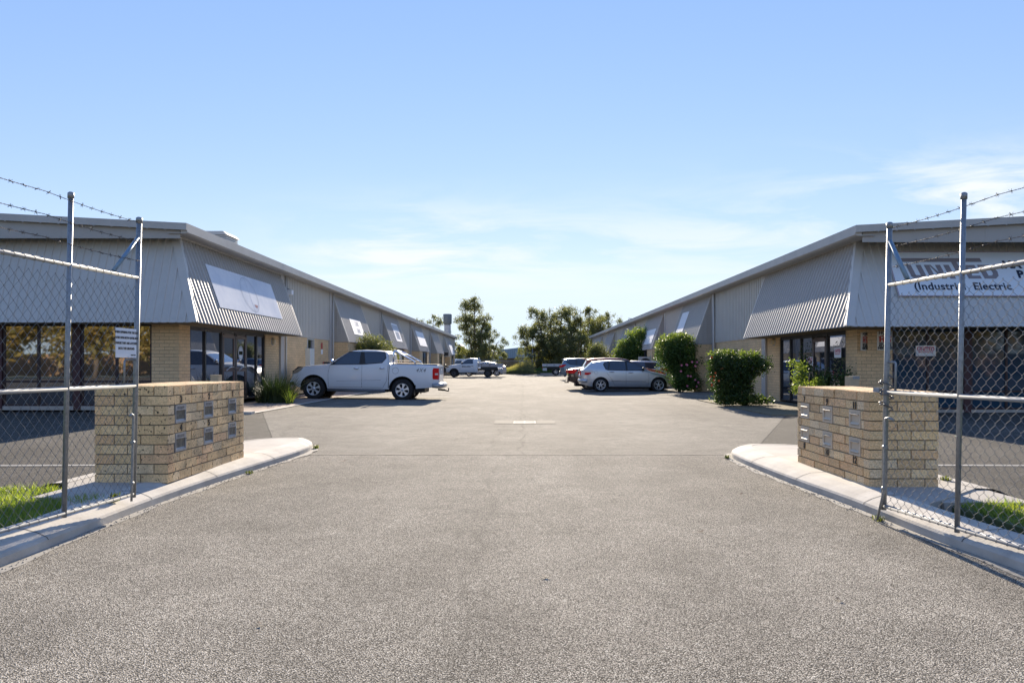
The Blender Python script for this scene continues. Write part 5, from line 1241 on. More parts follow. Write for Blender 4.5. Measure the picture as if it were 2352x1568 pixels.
# -- burnt orange SUV -----------------------------------------------------------
ORG = mat('burnt_orange_paint', (.42, .085, .025), .25, .35, .5, coat=1.0)
def suv(name, label, loc, paint, cat, H=1.68, rz=0, style='five', rails=True):
    k = H/1.68
    top = [(-2.25, .75*k), (-2.2, 1.12*k), (-2.05, 1.38*k), (-1.93, 1.60*k), (-1.6, 1.645*k), (-1.0, 1.68*k), (-.3, 1.675*k), (.1, 1.61*k), (.45, 1.45*k), (.95, 1.14*k), (1.3, 1.08*k), (1.8, 1.0*k), (2.1, .88*k), (2.25, .62*k)]
    bot = [(-2.25, .45), (-1.8, .30), (1.8, .28), (2.25, .4)]; belt = [(-2.25, 1.10*k), (.9, 1.04*k), (2.25, .8*k)]
    c = Car(name, label, loc, rz, -2.25, 2.25, 1.82, top, bot, belt, .34, paint, cat, .08, .45, .18, False)
    c.body([(-1.33, .36, .42), (1.33, .36, .42)])
    c.part('window', [[(-.1, 1.55*k), (.16, 1.49*k), (.60, 1.2*k), (.7, 1.12*k), (-.1, 1.10*k)], [(-.18, 1.555*k), (-.95, 1.55*k), (-.98, 1.14*k), (-.18, 1.10*k)], [(-1.03, 1.54*k), (-1.6, 1.50*k), (-1.75, 1.36*k), (-1.45, 1.19*k), (-1.05, 1.145*k)]], GLASS_C, off=.006)
    c.part('window_trim', [[(.86, 1.07*k), (.64, 1.22*k), (.17, 1.53*k), (-.1, 1.585*k), (-1.6, 1.54*k), (-1.82, 1.36*k), (-1.47, 1.14*k), (-.1, 1.06*k)]], BLACK, off=.002)
    c.topglass('windshield', .2, .90, .02, GLASS_C); c.topglass('rear_window', -2.17, -1.97, .05, GLASS_C)
    c.part('tail_light', [[(-2.19, 1.14*k), (-1.85, 1.18*k), (-1.80, 1.13*k), (-2.0, 1.0*k), (-2.2, .95*k)]], RED, off=.01)
    for sg in (-1, 1): m = MB(); m.box((-2.27, sg*.5, .93*k), (-2.2, sg*.75, 1.10*k)); m.build('tail_light', RED, c.root)
    m = MB(); m.box((-2.30, -.78, .42), (-2.2, .78, .68)); m.build('rear_bumper', GREYP, c.root)
    c.seam([(.85, .36), (.88, 1.0*k)]); c.seam([(-.14, .36), (-.14, 1.06*k)]); c.seam([(-.8, .38), (-1.0, .8), (-1.02, 1.1*k)])
    c.handle(.0, .98*k, paint); c.handle(-.9, 1.0*k, paint)
    c.mirror(.66, 1.12*k); c.wheels((-1.33, 1.33), .36, .225, .79, style, .24); c.under(-1.9, 1.8, .22, .4, .55)
    m = MB(); m.box((-1.98, -.55, 1.585*k), (-2.16, .55, 1.61*k)); m.build('spoiler', paint, c.root)
    return c
suv('suv', 'burnt orange hatchback SUV parked behind the dark sedan', (5.35, 39.1, -.05), ORG, 'car', 1.60)
BLUEG = mat('blue_grey_paint', (.13, .19, .25), .28, .35, .5, coat=1.0)
suv('suv', 'blue-grey SUV with raked rear window beyond the orange one on the right', (5.25, 58.5, -.03), BLUEG, 'car', 1.72)
WH2 = mat('white_paint_far', (.66, .67, .68), .4, 0, .5, coat=.6)
suv('suv', 'white hatchback seen only as a roof and tail between the orange car and the bush', (6.0, 42.3, -.05), WH2, 'car', 1.46, R(180))

# -- tray utes ------------------------------------------------------------------
def ute(name, label, loc, rz, tray_mat, bull=True, scale=1.0):
    top = [(-.62, 1.55), (-.55, 1.70), (-.3, 1.76), (.1, 1.765), (.38, 1.70), (.70, 1.48), (1.0, 1.25), (1.3, 1.19), (1.8, 1.14), (2.15, 1.04), (2.34, .85), (2.38, .6)]
    bot = [(-.62, .45), (1.2, .42), (2.38, .46)]; belt = [(-.62, 1.2), (1.0, 1.17), (2.38, .95)]
    c = Car(name, label, loc, rz, -.62, 2.38, 1.80, top, bot, belt, .28, WHITEP, 'utility truck', .06, .35, .12, False)
    c.body([(1.55, .38, .45)])
    c.part('window', [[(.90, 1.21), (.66, 1.42), (.34, 1.64), (-.18, 1.66), (-.20, 1.23)]], GLASS_C, off=.006); c.topglass('windshield', .46, .95, .0, GLASS_C)
    c.seam([(1.02, .5), (1.0, 1.18)]); c.seam([(-.30, .5), (-.28, 1.2), (-.26, 1.65)]); c.handle(-.12, 1.05, BLACK); c.mirror(.82, 1.25, BLACK)
    c.part('headlight', [[(1.95, 1.02), (2.2, .98), (2.33, .85), (2.05, .90)]], LENS, off=.006)
    m = MB(); m.box((-2.95, -.93, .95), (-.72, .93, 1.0)); m.box((-2.95, -.93, 1.0), (-.72, -.90, 1.24)); m.box((-2.95, .90, 1.0), (-.72, .93, 1.24)); m.box((-2.95, -.9, 1.0), (-2.92, .9, 1.24)); m.box((-.75, -.9, 1.0), (-.72, .9, 1.26)); m.build('tray', tray_mat, c.root)
    for sg in (-1, 1):
        for x in (-1.0, -1.75, -2.5): m = MB(); m.box((x-.02, sg*.93, 1.02), (x+.02, sg*.955, 1.18)); m.build('tray_latch', BLACK, c.root)
        m = MB(); m.tube([(-.70, sg*.86, 1.0), (-.70, sg*.86, 1.78)], .025, 6); m.build('rack_post', ALW, c.root)
    m = MB(); m.tube([(-.70, -.86, 1.78), (-.70, .86, 1.78)], .03, 6); m.build('rack_bar', ALW, c.root)
    m = MB(); m.box((-2.9, -.35, .62), (-.3, -.25, .80)); m.build('chassis_rail', BLACK, c.root); m = MB(); m.box((-2.9, .25, .62), (-.3, .35, .80)); m.build('chassis_rail', BLACK, c.root)
    m = MB(); m.box((-2.4, -.85, .70), (-.9, .85, .95)); m.build('tray_frame', BLACK, c.root)
    for sg in (-1, 1): m = MB(); m.box((-2.97, sg*.62, .80), (-2.94, sg*.88, .92)); m.build('tail_light', RED, c.root); m = MB(); m.box((-2.92, sg*.55, .50), (-2.50, sg*.90, .80)); m.build('rear_guard', tray_mat, c.root)
    if bull: m = MB(); m.box((2.30, -.85, .42), (2.50, .85, .90)); m.tube([(2.42, -.5, .9), (2.44, -.45, 1.15), (2.44, .45, 1.15), (2.42, .5, .9)], .035, 8); m.build('bull_bar', BLACK, c.root)
    c.wheels((1.55, -1.55), .37, .24, .78, 'steel' if bull else 'five', .21); c.under(-.5, 2.1, .35, .5, .6)
    return c
TRAY = mat('tray_alloy', (.42, .41, .42), .5, .3, noise=(3, .2)); TRAY2 = mat('tray_white', (.56, .56, .55), .5, noise=(2, .15))
u1 = ute('tray_truck', 'white single-cab tray truck with black bull bar at the far left', (-4.75, 68.2, 0), R(180), TRAY)
m = MB(); m.add_mesh(text_mesh('BALLARD', .19, .012, .002), frame((.42, u1.hw(.42, .95)+.008, .98), (-1, 0, 0), (0, 0, 1))); m.add_mesh(text_mesh('PLUMBING', .10, .003, .002), frame((.42, u1.hw(.42, .8)+.012, .80), (-1, 0, 0), (0, 0, 1))) if False else None; m.build('decal', dec, u1.root)
ute('tray_truck', 'white tray truck on the far right, tray end showing beyond the blue-grey SUV', (5.1, 78.5, 0), 0, TRAY2, False)
top = [(-2.3, .8), (-2.2, 1.02), (-1.8, 1.08), (-1.3, 1.30), (-.9, 1.41), (-.2, 1.46), (.3, 1.38), (.8, 1.10), (1.2, .98), (1.9, .88), (2.3, .6)]
sc = Car('sedan', 'silver sedan with a sun glint on its windscreen behind the tray of the white truck', (-3.9, 73.2, 0), R(180), -2.3, 2.3, 1.78, top, [(-2.3, .4), (-1.8, .25), (1.8, .25), (2.3, .4)], [(-2.3, .95), (2.3, .85)], .36, SILVER, 'car', .07, .45, .2, False)
sc.body([(-1.35, .31, .37), (1.4, .31, .37)]); sc.part('window', [[(-.1, 1.35), (.3, 1.28), (.7, 1.05), (-.1, .99)], [(-.2, 1.355), (-.85, 1.32), (-1.2, 1.12), (-.2, 1.0)]], GLASS_C, off=.006); sc.topglass('windshield', .36, .86, .02, GLASS_C); sc.topglass('rear_window', -1.7, -1.2, .03, GLASS_C); sc.wheels((-1.35, 1.4), .315, .205, .76, 'five', .21); sc.under(-1.9, 1.8, .16, .3, .55)
top = [(-2.4, 1.2), (-2.35, 1.85), (-2.2, 1.93), (.8, 1.95), (1.1, 1.85), (1.6, 1.35), (1.9, 1.15), (2.3, 1.0), (2.4, .7)]
vn = Car('van', 'small white van parked beyond the end of the left building', (-8.0, 97.0, -.05), R(200), -2.4, 2.4, 1.8, top, [(-2.4, .35), (2.4, .35)], [(-2.4, 1.2), (2.4, 1.05)], .16, WH2, 'van', .08, .3, .1, False)
vn.body([(-1.5, .34, .4), (1.5, .34, .4)]); vn.part('window', [[(.3, 1.75), (.95, 1.72), (1.4, 1.3), (.3, 1.25)]], GLASS_C, off=.006); vn.topglass('windshield', 1.12, 1.58, .02, GLASS_C); vn.wheels((-1.5, 1.5), .34, .2, .76, 'steel', .2); vn.endpatch('rear_window', False, -.6, .6, 1.3, 1.75, GLASS_C)

# ---------------------------------------------------------------- vegetation
def leaves(nm, blobs, n, size, mt, parent=None, seed=1, clump=.12, per=14, shell=2.4, aspect=.5, up=0.0, droop=0.0):
    """n leaf quads gathered into small sprays spread through the blobs' volume"""
    rng = np.random.default_rng(seed); B = np.array(blobs, float); vol = np.prod(B[:, 3:], 1)**.75; pr = vol/vol.sum()
    nc = max(1, n//per); bi = rng.choice(len(B), nc, p=pr); d = rng.normal(size=(nc, 3)); d /= np.linalg.norm(d, axis=1)[:, None]
    r = rng.uniform(0, 1, nc)**(1/shell); c = B[bi, :3]+d*r[:, None]*B[bi, 3:]*(1+rng.normal(0, .10, nc))[:, None]
    p = np.repeat(c, per, 0)+rng.normal(0, clump, (nc*per, 3)); N = len(p)
    a = rng.normal(size=(N, 3)); a[:, 2] += up-droop; a /= np.linalg.norm(a, axis=1)[:, None]
    b = rng.normal(size=(N, 3)); b -= a*(a*b).sum(1)[:, None]; b /= np.linalg.norm(b, axis=1)[:, None]
    s = size*rng.uniform(.6, 1.3, N)[:, None]
    v = np.stack([p-a*s*.5, p+b*s*aspect*.5-a*s*.05, p+a*s*.5, p-b*s*aspect*.5-a*s*.05], 1)
    v[:, :, 2] = np.maximum(v[:, :, 2], .02)
    if parent is not None: v = v-np.array(parent.location)
    return np_mesh(nm, v.reshape(-1, 3), N, 4, mt, parent)
BARK = mat('bark', (.14, .11, .085), .95, noise=(12, .4)); BARKP = mat('pale_bark', (.34, .29, .24), .9, noise=(8, .45))
def limbs(root, spec, mt, name='trunk'):
    m = MB(); L = Vector(root.location)
    for pts, r0, r1 in spec:
        n = len(pts); m.tube([Vector(p)-L for p in pts], [r0+(r1-r0)*i/(n-1) for i in range(n)], 7)
    m.build(name, mt, root)
def bush_trunks(root, n, base, spread, h, r, mt, seed):
    rd = random.Random(seed); sp = []
    for i in range(n):
        a = rd.uniform(0, 6.28); x, y = base[0]+rd.uniform(-.1, .1), base[1]+rd.uniform(-.1, .1)
        e = (x+math.cos(a)*spread*rd.uniform(.3, 1), y+math.sin(a)*spread*rd.uniform(.3, 1), h*rd.uniform(.6, .95))
        sp.append(([(x, y, base[2]), ((x*2+e[0])/3, (y*2+e[1])/3, h*.35), ((x+e[0]*2)/3+rd.uniform(-.1, .1), (y+e[1]*2)/3, h*.6), e], r, r*.3))
    limbs(root, sp, mt)
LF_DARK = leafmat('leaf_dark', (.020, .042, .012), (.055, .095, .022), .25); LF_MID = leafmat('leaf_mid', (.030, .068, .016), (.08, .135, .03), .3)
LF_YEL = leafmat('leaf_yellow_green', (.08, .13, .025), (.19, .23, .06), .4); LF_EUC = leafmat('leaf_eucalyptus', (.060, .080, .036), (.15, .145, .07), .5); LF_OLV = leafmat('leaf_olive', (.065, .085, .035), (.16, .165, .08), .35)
LF_BRN = leafmat('leaf_rust', (.16, .09, .035), (.20, .13, .06), .5)
FL_P = mat('pink_petal', (.62, .20, .30), .6); FL_O = mat('orange_petal', (.60, .13, .03), .6)
def bush(name, label, loc, blobs, n, size, mt, tmt=BARK, seed=1, nt=5, cat='shrub', **k):
    r = thing(name, label, cat, loc); h = max(b[2]+b[5] for b in blobs)
    bush_trunks(r, nt, loc, max(b[3] for b in blobs)*.8, h*.8, .035, tmt, seed); leaves('foliage', blobs, n, size, mt, r, seed, **k); return r
def flowers(root, pts, mt, s=.06):
    for i, p in enumerate(pts):
        m = MB(); rd = random.Random(i); P = Vector(p)-Vector(root.location)
        for k in range(6):
            a = k*math.pi/3+i; d = Vector((math.cos(a)*.8, -.45, math.sin(a)*.8)); e = Vector((-math.sin(a), .1, math.cos(a)))
            m.face([P, P+d*s+e*s*.45, P+d*s*1.25, P+d*s-e*s*.45])
        m.build('flower', mt, root)
# clipped bush in front of the right glass doors
b = bush('shrub', 'dense clipped bush with orange flowers at the near right garden bed', (6.55, 21.7, -.02),
    [(5.85, 21.4, .90, .42, .5, .68), (6.1, 21.6, 1.10, .6, .6, .46), (6.55, 21.7, 1.14, .6, .6, .40), (6.98, 21.8, 1.18, .42, .5, .32), (5.95, 21.35, .45, .38, .45, .42), (6.35, 21.5, .72, .5, .5, .5), (6.65, 22.0, .65, .35, .4, .4), (5.75, 21.4, 1.15, .3, .4, .38), (5.95, 21.3, .2, .4, .4, .25), (6.35, 21.3, .22, .45, .4, .25), (6.8, 21.5, .14, .5, .4, .16)], 26000, .065, LF_DARK, seed=3, clump=.05, nt=7)
rd = random.Random(8); flowers(b, [(5.42+rd.uniform(-.02, .3), 21.05+rd.uniform(-.1, .1), rd.uniform(.5, 1.4)) for _ in range(9)], FL_O, .032)
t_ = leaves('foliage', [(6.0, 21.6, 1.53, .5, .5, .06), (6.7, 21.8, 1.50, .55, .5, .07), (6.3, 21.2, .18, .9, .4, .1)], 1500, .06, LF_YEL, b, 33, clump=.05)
# garden soil bed right
m = MB(); m.box((5.9, 17.3, -.12), (8.3, 24.6, .0)); tag(m.build('garden_bed', mat('leaf_litter', (.11, .085, .05), .95, noise=(14, .6, (.25, .21, .12)), bump=(30, .6, .03))), kind='structure')
# climbing plants by the right windows
bush('shrub', 'light green leggy plant under the right glass doors', (7.5, 18.9, 0), [(7.0, 18.5, .70, .18, .2, .40), (7.1, 18.6, 1.05, .13, .15, .22), (7.5, 18.5, .62, .22, .2, .32), (6.88, 18.6, 1.2, .08, .1, .16)], 1700, .07, LF_YEL, seed=5, clump=.06, nt=4)
bush('shrub', 'dark leafy climber against the right side windows', (8.0, 19.9, 0), [(7.75, 19.6, .8, .18, .5, .4), (7.9, 20.4, 1.2, .1, .15, .65), (7.85, 18.7, .7, .2, .3, .35), (8.0, 18.1, .75, .15, .15, .4)], 2800, .07, LF_DARK, seed=6, clump=.07, nt=4)
# flowering bush
b = bush('shrub', 'tall rounded bush with pink flowers behind the silver hatchback nose', (6.95, 32.2, -.05),
    [(6.85, 32.3, 1.85, .85, .8, .62), (6.5, 32.2, 1.5, .65, .7, .75), (7.15, 32.2, 1.4, .7, .7, .85), (6.98, 31.9, .35, .5, .6, .36), (7.35, 31.9, .35, .5, .6, .36), (7.1, 32.1, .7, .65, .8, .65), (6.95, 32.1, .95, .5, .5, .6)], 30000, .075, LF_MID, seed=9, clump=.07, nt=7)
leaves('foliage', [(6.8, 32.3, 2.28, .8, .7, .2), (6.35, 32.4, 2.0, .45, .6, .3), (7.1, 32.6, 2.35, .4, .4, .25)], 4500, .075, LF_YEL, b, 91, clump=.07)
rd = random.Random(3); flowers(b, [(6.55+rd.random()*1.0, 31.3+rd.uniform(-.05, .15), rd.choice([.35, .6, .8, 1.1, 1.3])+rd.uniform(-.12, .12)) for _ in range(13)], FL_P, .05)
# large shrub further back on the right
b = bush('shrub', 'largest dark green shrub on the right, mounded high against the third awning', (7.92, 47.2, -.05),
    [(7.72, 47, 2.2, 1.25, 1.2, 1.2), (6.92, 47, 1.7, .95, 1, 1.1), (8.42, 46.6, 2.0, .8, 1, 1.1), (7.62, 46.8, 1.1, 1.5, 1.1, .9), (6.42, 47, 1.1, .7, .9, .9)], 30000, .11, LF_MID, seed=12, clump=.1, nt=8)
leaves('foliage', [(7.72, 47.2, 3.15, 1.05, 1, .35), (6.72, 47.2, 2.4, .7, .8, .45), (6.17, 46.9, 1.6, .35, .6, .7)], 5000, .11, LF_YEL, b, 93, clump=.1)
b = bush('shrub', 'feathery olive shrub beyond the largest shrub on the right', (6.5, 62.5, 0), [(6.4, 62.5, 1.9, .95, 1, 1.1), (6.6, 62.5, 1.2, 1.2, 1, 1.1), (6.1, 62.4, 2.3, .5, .6, .6)], 12000, .16, LF_OLV, seed=14, clump=.14, aspect=.25)
# left: strappy clump and rounded bush behind the pickup
def strap(name, label, c, R_, n, L, w, mt, seed):
    r = thing(name, label, 'plant', c); rd = random.Random(seed); m = MB()
    for i in range(n):
        a = rd.uniform(0, 6.283); q = R_*math.sqrt(rd.random()); b0 = Vector((q*math.cos(a), q*math.sin(a), 0)); l = L*rd.uniform(.6, 1.15); lean = rd.uniform(.15, 1.0)*(.5+q/R_*.7)
        d = Vector((math.cos(a+rd.uniform(-.6, .6)), math.sin(a+rd.uniform(-.6, .6)), 0)); wd = Vector((-d.y, d.x, 0))*w*rd.uniform(.7, 1.2)
        pr = []
        for k in range(5):
            t = k/4; p = b0+d*l*lean*t*t*.8+Vector((0, 0, l*(t-.28*lean*t*t))); ww = wd*(1-t**2*.95); pr.append([p-ww, p+ww])
        m.grid(pr)
    m.build('leaves', mt, r); return r
strap('strappy_plant', 'big clump of dark strappy leaves by the pickup nose and left doors', (-7.75, 22.9, -.02), .58, 620, .98, .010, leafmat('strap_leaf', (.016, .030, .012), (.045, .07, .022), .12), 4)
strap('strappy_plant', 'low yellow-green tuft at the edge of the strappy clump', (-7.1, 22.3, -.02), .12, 40, .55, .011, LF_YEL, 5)
b = bush('shrub', 'rounded yellow-green bush rising behind the white pickup cab', (-6.95, 35.0, -.05), [(-7.35, 35.0, 1.75, .72, .9, .88), (-6.85, 35.0, 1.5, .8, .9, .85), (-7.0, 35, .9, 1.0, .9, .85), (-6.35, 35.1, 1.15, .5, .7, .7)], 24000, .09, LF_OLV, seed=17, clump=.08)
# ---- trees
def tree(name, label, base, leads, blobs, n, size, lm, tm=BARK, seed=1, group=None, **k):
    r = thing(name, label, 'tree', base, 0, group); limbs(r, leads, tm); leaves('crown', blobs, n, size, lm, r, seed, **k); return r
def eucalypt(name, label, base, H, Rw, lean, n, lm, seed, size=.22, leaders=3, low=.12, tm=BARKP, clumpn=46, width=None):
    """tall open tree: a few leaders, side limbs, sprays of leaves at limb ends with gaps between"""
    rd = random.Random(seed); sp = []; bl = []; bx_, by_, bz_ = base
    tops = []
    for i in range(leaders):
        tx_ = bx_+(i-(leaders-1)/2)*Rw*.55+rd.uniform(-.2, .2)+lean; ty_ = by_+rd.uniform(-.8, .8); tz_ = bz_+H*(1-.06*abs(i-(leaders-1)/2)*rd.uniform(.7, 1.6)-(0.2 if i == leaders-1 else 0))
        pts = [(bx_+rd.uniform(-.15, .15), by_, bz_), (bx_+(tx_-bx_)*.35, by_+(ty_-by_)*.3, bz_+H*.3), (bx_+(tx_-bx_)*.75, by_+(ty_-by_)*.7, bz_+H*.62), (tx_, ty_, tz_)]
        sp.append((pts, H*.018, H*.003)); tops.append(pts)
    for c in range(clumpn):
        P = rd.choice(tops); t = low+(1-low)*rd.random()**.85; z = bz_+t*(P[3][2]-bz_)
        k = min(2, int(t*3)); a = (t*3-k) if t < 1 else 1; q0, q1 = Vector(P[k]), Vector(P[min(k+1, 3)]); ax = q0+(q1-q0)*min(1, a)
        wid = Rw*(.28+.75*math.sin(math.pi*min(1, (1-t)*.72+.12)))*(width(t) if width else 1); an = rd.uniform(0, 6.283); rr = rd.uniform(.15, 1)*wid*.85
        e = Vector((ax.x+math.cos(an)*rr, ax.y+math.sin(an)*rr, z+rd.uniform(-.2, .35)*H*.05)); s = H*.045*rd.uniform(.7, 1.45)
        bl.append((e.x, e.y, e.z, s*1.05, s, s*1.1)); m_ = (ax+e)/2+Vector((0, 0, -.1)); sp.append(([tuple(ax-Vector((0, 0, H*.03))), tuple(m_), tuple(e)], H*.004, H*.0012))
    return tree(name, label, base, sp, bl, n, size, lm, tm, seed, clump=.16, per=12, shell=1.7, aspect=.38, droop=.7)
eucalypt('eucalyptus_tree', 'tallest slender eucalyptus standing alone left of the far gap', (-6.9, 108, 0), 11.0, 2.7, 0, 26000, LF_EUC, 31, .22, 3, .06, clumpn=150, width=lambda t: 1.15-.62*t)
eucalypt('eucalyptus_tree', 'rust-tinged young eucalyptus at the foot of the tallest one, leaning right', (-5.0, 106, 0), 6.6, 2.2, .3, 11000, LF_OLV, 32, .22, 3, .03, clumpn=60)
eucalypt('eucalyptus_tree', 'low leafy tree left of the tallest eucalyptus by the gabled sheds', (-9.0, 111, 0), 4.6, 2.2, -.2, 9000, LF_EUC, 33, .22, 2, .1, clumpn=28)
eucalypt('eucalyptus_tree', 'treetop showing above the left roof beside the flue tower', (-13.8, 112, 0), 8.6, 2.6, 0, 5000, LF_EUC, 34, .24, 3, .4, clumpn=34)
eucalypt('leafy_tree', 'left bushy tree of the right group, foliage down to the ground', (1.9, 101, 0), 6.4, 2.3, 0, 18000, LF_EUC, 41, .2, 4, .02, BARK, 150)
eucalypt('leafy_tree', 'tall dark-crowned tree in the middle of the right group', (4.6, 102, 0), 9.4, 3.4, 0, 32000, LF_EUC, 42, .22, 4, .03, BARK, 230)
eucalypt('eucalyptus_tree', 'open pale-trunked eucalyptus right of the dark-crowned tree', (8.3, 103, 0), 9.3, 2.9, .6, 22000, LF_EUC, 43, .21, 4, .2, BARKP, 110)
eucalypt('leafy_tree', 'rightmost rounded treetop above the end of the right roof', (12.2, 108, 0), 8.9, 2.8, 0, 24000, LF_EUC, 44, .22, 4, .2, BARK, 120)
eucalypt('leafy_tree', 'bushy mid-height tree filling the gap beside the right row', (7.0, 97, 0), 5.4, 2.8, 0, 17000, LF_EUC, 45, .2, 4, .02, BARK, 130)
# low scrub and long grass along the back fence
LF_DRY = leafmat('dry_grass', (.13, .13, .06), (.26, .24, .13), .4)
def tall_grass(nm, label, x0, x1, y0, y1, n, h, mt, seed):
    rng = np.random.default_rng(seed); x = rng.uniform(x0, x1, n); y = rng.uniform(y0, y1, n); hh = h*rng.uniform(.4, 1.1, n)*(1+.35*np.sin(x*1.3+seed)); w = .03
    lean = rng.normal(0, .22, (n, 2))*hh[:, None]; v = np.zeros((n, 3, 3)); z = np.full(n, -.05)
    v[:, 0] = np.stack([x-w, y, z], 1); v[:, 1] = np.stack([x+w, y, z], 1); v[:, 2] = np.stack([x+lean[:, 0], y+lean[:, 1], hh], 1)
    return tag(np_mesh(nm, v.reshape(-1, 3), n, 3, mt), label, 'grass', kind='stuff')
tall_grass('long_grass', 'pale seeding long grass along the far fence', -4.2, 1.4, 93.5, 99, 11000, 1.15, LF_DRY, 1)
tall_grass('long_grass', 'bright low green weeds at the far end of the yard', -2.0, 2.2, 91.6, 93.6, 6000, .55, LF_OLV, 2)
tall_grass('long_grass', 'dark scrub grass under the right group of trees', 1.4, 13, 94, 99, 9000, .9, LF_MID, 3)
m = MB(); m.box((-30, 91.9, -.12), (40, 92.1, .08)); tag(m.build('far_kerb', CONC2), kind='structure')
# palisade fence behind the grass
fn = thing('palisade_fence', 'thin grey steel picket fence across the far end of the yard', 'fence', (0, 100.5, 0)); m = MB()
x = -12
while x < 14: m.box((x, -.01, .1), (x+.03, .01, 1.9)); x += .16
mm = m.build('pickets', GALV, fn)
for z in (.4, 1.6): m = MB(); m.box((-12, -.03, z), (14, -.011, z+.05)); m.build('rail', GALV, fn)
t = thing('fence_post', 'tall thin steel pole standing by the far picket fence', 'pole', (1.35, 99.6, 0)); m = MB(); m.tube([(0, 0, 0), (0, 0, 3.3)], .045, 8); m.build('pole', GALV, t); m = MB(); m.tube([(0, 0, 3.3), (0, 0, 3.34)], [.06, .03], 8); m.build('cap', GALV, t)
# far shed
FARW = mat('far_shed_blue_grey', (.36, .42, .44), .7, noise=(.6, .2)); FARL = mat('far_shed_light', (.50, .54, .55), .7)
sh = thing('shed', 'long blue-grey metal shed with a canopy, between the two groups of far trees', 'shed', (1.0, 133, 0)); m = MB()
m.prism([(-5.6, 0, 2.3), (6.4, 0, 2.3), (6.4, 0, 4.75), (3.0, 0, 4.75), (-5.6, 0, 3.75)], (0, 14, 0)); m.build('upper_wall', FARW, sh)
m = MB()
for i in range(26): m.box((-5.5+i*.33, -.06, 2.4), (-5.42+i*.33, 0, 3.75+i*.035)); 
m.build('sheet_ribs', mat('far_rib', (.22, .27, .29), .7), sh)
m = MB(); m.box((-1.6, .5, 0), (6.4, 13, 2.3)); m.build('lower_wall', FARL, sh); m = MB(); m.box((-5.6, 3, 0), (-1.7, 12, 2.3)); m.build('open_bay', BRICKY, sh); m = MB(); m.prism([(-6.2, -2.4, 2.2), (6.6, -2.4, 2.5), (6.6, -2.4, 2.62), (-6.2, -2.4, 2.32)], (0, 2.6, 0)); m.build('canopy', FARW, sh)
for x in (-1.6, 2.2, 6): m = MB(); m.box((x, -2.2, 0), (x+.15, -2.05, 2.3)); m.build('canopy_post', GALV, sh)
# gabled sheds on the far left
gs = thing('shed', 'pale sawtooth-gabled sheds past the end of the left row', 'shed', (-10.2, 120, 0))
for i in range(3):
    m = MB(); x = -1.2+i*2.3; m.prism([(x, i*1.5, 0), (x+2.2, i*1.5, 0), (x+2.2, i*1.5, 2.9), (x+1.1, i*1.5, 4.3-i*.25), (x, i*1.5, 2.9)], (0, 8, 0)); m.build('gable_wall', mat('gable_pale', (.50, .48, .46), .7) if 'gable_pale' not in MATS else MATS['gable_pale'], gs)
    m = MB(); m.box((x+.8, i*1.5-.05, 0), (x+1.5, i*1.5, 2.2)); m.build('door', BLACKF, gs)
    m = MB(); m.prism([(x-.1, i*1.5-.3, 2.85), (x+1.1, i*1.5-.3, 4.42-i*.25), (x+2.3, i*1.5-.3, 2.85), (x+2.3, i*1.5-.3, 2.95), (x+1.1, i*1.5-.3, 4.55-i*.25), (x-.1, i*1.5-.3, 2.95)], (0, 8.5, 0)); m.build('roof', FARL, gs)
# flue tower
tw = thing('flue_tower', 'round pale flue tower with a dark cap above the left roof', 'tower', (-10.35, 101, 0)); m = MB()
m.lathe([(.46, 0), (.46, 6.55), (.43, 6.6), (.0, 6.6)], 28); m.build('shaft', mat('tower_pale', (.52, .50, .48), .8, noise=(3, .15)), tw)
m = MB()
for z in ar(3.8, 6.4, .35): m.lathe([(.462, z), (.468, z+.01), (.462, z+.02)], 28)
m.build('joint_rings', mat('tower_joint', (.33, .32, .31), .8), tw)
m = MB(); m.lathe([(.40, 6.6), (.50, 6.72), (.58, 6.8), (.60, 8.05), (.56, 8.1), (0, 8.1)], 28); m.build('cap', mat('tower_cap', (.16, .18, .19), .7), tw)
t = thing('roof_mast', 'small bent antenna mast on the far right roof', 'antenna', (11.0, 76, 4.6)); m = MB(); m.tube([(0, 0, 0), (0, 0, 1.25), (.35, 0, 1.35)], .035, 6); m.build('mast', GALV, t); m = MB(); m.tube([(0, 0, 1.38), (.75, 0, 1.25)], .02, 6); m.build('arm', GALV, t)
# far wooded skyline
rng = np.random.default_rng(5); bl = []
x = -95
while x < 95:
    bl.append((x, 250+rng.uniform(-6, 6), 2.2, 5, 3, rng.uniform(2.4, 4.2))); x += 4.2
tag(leaves('far_woodland', bl, 24000, 1.0, leafmat('leaf_far', (.05, .075, .04), (.09, .11, .06), .3), None, 77, clump=.5), 'low dark line of distant trees beyond the sheds', 'woodland', kind='stuff')
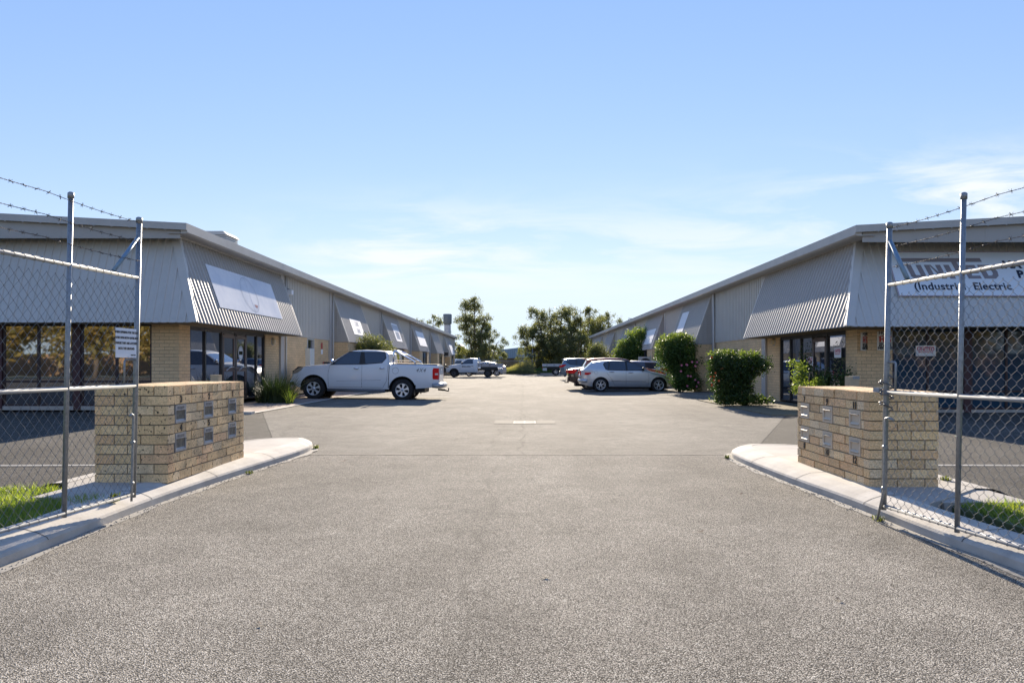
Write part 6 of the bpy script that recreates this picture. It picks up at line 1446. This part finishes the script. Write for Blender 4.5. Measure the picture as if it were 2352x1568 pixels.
# ---- debris on the asphalt
LEAFD = mat('dead_leaf', (.10, .055, .03), .8); rd = random.Random(2)
for i, (x, y, s_, lb) in enumerate(((-3.95, 14.8, .09, 'long dark strip of litter on the yard in front of the pickup'), (.13, 4.1, .03, 'small dark leaf on the near asphalt close to its middle'), (1.27, 5.2, .035, 'dead leaf on the driveway right of centre'), (2.0, 6.7, .03, 'dead leaf on the driveway toward the right mailbox wall'),
        (-1.2, 3.35, .02, 'tiny leaf speck on the near asphalt left of centre'), (.1, 7.6, .03, 'small leaf at the middle of the driveway near the surface change'), (1.6, 3.7, .025, 'tiny leaf speck on the near asphalt right of centre'), (-2.2, 9.0, .05, 'dead leaf beside the tip of the left kerb island'))):
    m = MB(); a = rd.uniform(0, 3); M = Matrix.Translation((x, y, gz(x, y)+.012)) @ Matrix.Rotation(a, 4, 'Z')
    m.grid([[M @ Vector((-s_, 0, .006)), M @ Vector((-s_, 0, .006))], [M @ Vector((0, -s_*.35, .0)), M @ Vector((0, s_*.35, .004))], [M @ Vector((s_, 0, .012)), M @ Vector((s_, 0, .012))]])
    o = m.build('fallen_leaf', LEAFD); tag(o, lb, 'leaf', 'dead leaves scattered on the asphalt')
# ---- what the shopfronts mirror: street trees and a verge across the road behind the camera
LF_STR = leafmat('leaf_street', (.16, .15, .045), (.36, .25, .08), .4)
for i, (x, y, h) in enumerate([(s_*q, -26+(q % 5), 7.5+(q % 3)) for s_ in (-1, 1) for q in (24, 30, 36, 43, 50)]):
    t_ = thing('street_tree', 'street tree across the road behind the camera, %s of the %s row' % (('nearest', 'second', 'middle', 'fourth', 'farthest')[i % 5], 'left' if i < 5 else 'right'), 'tree', (x, y, 0), 0, 'street trees across the road')
    limbs(t_, [([(x, y, 0), (x+.2, y, 2), (x-.1, y, 4.5)], .22, .1)], BARK)
    leaves('crown', [(x, y, 4.6, 3.4, 3, 2.6), (x-1.5, y, 3.2, 2.2, 2, 1.6), (x+1.7, y, 3.6, 2.2, 2, 1.7)], 2600, .6, LF_STR, t_, 60+i, clump=.4)
m = MB(); m.box((-75, -36, 0), (75, -35.6, 2.2)); tag(m.build('boundary_wall', mat('earth_wall', (.30, .17, .09), .9, noise=(.5, .4, (.20, .15, .08)))), 'low earth-coloured wall across the road behind the street trees', 'wall')
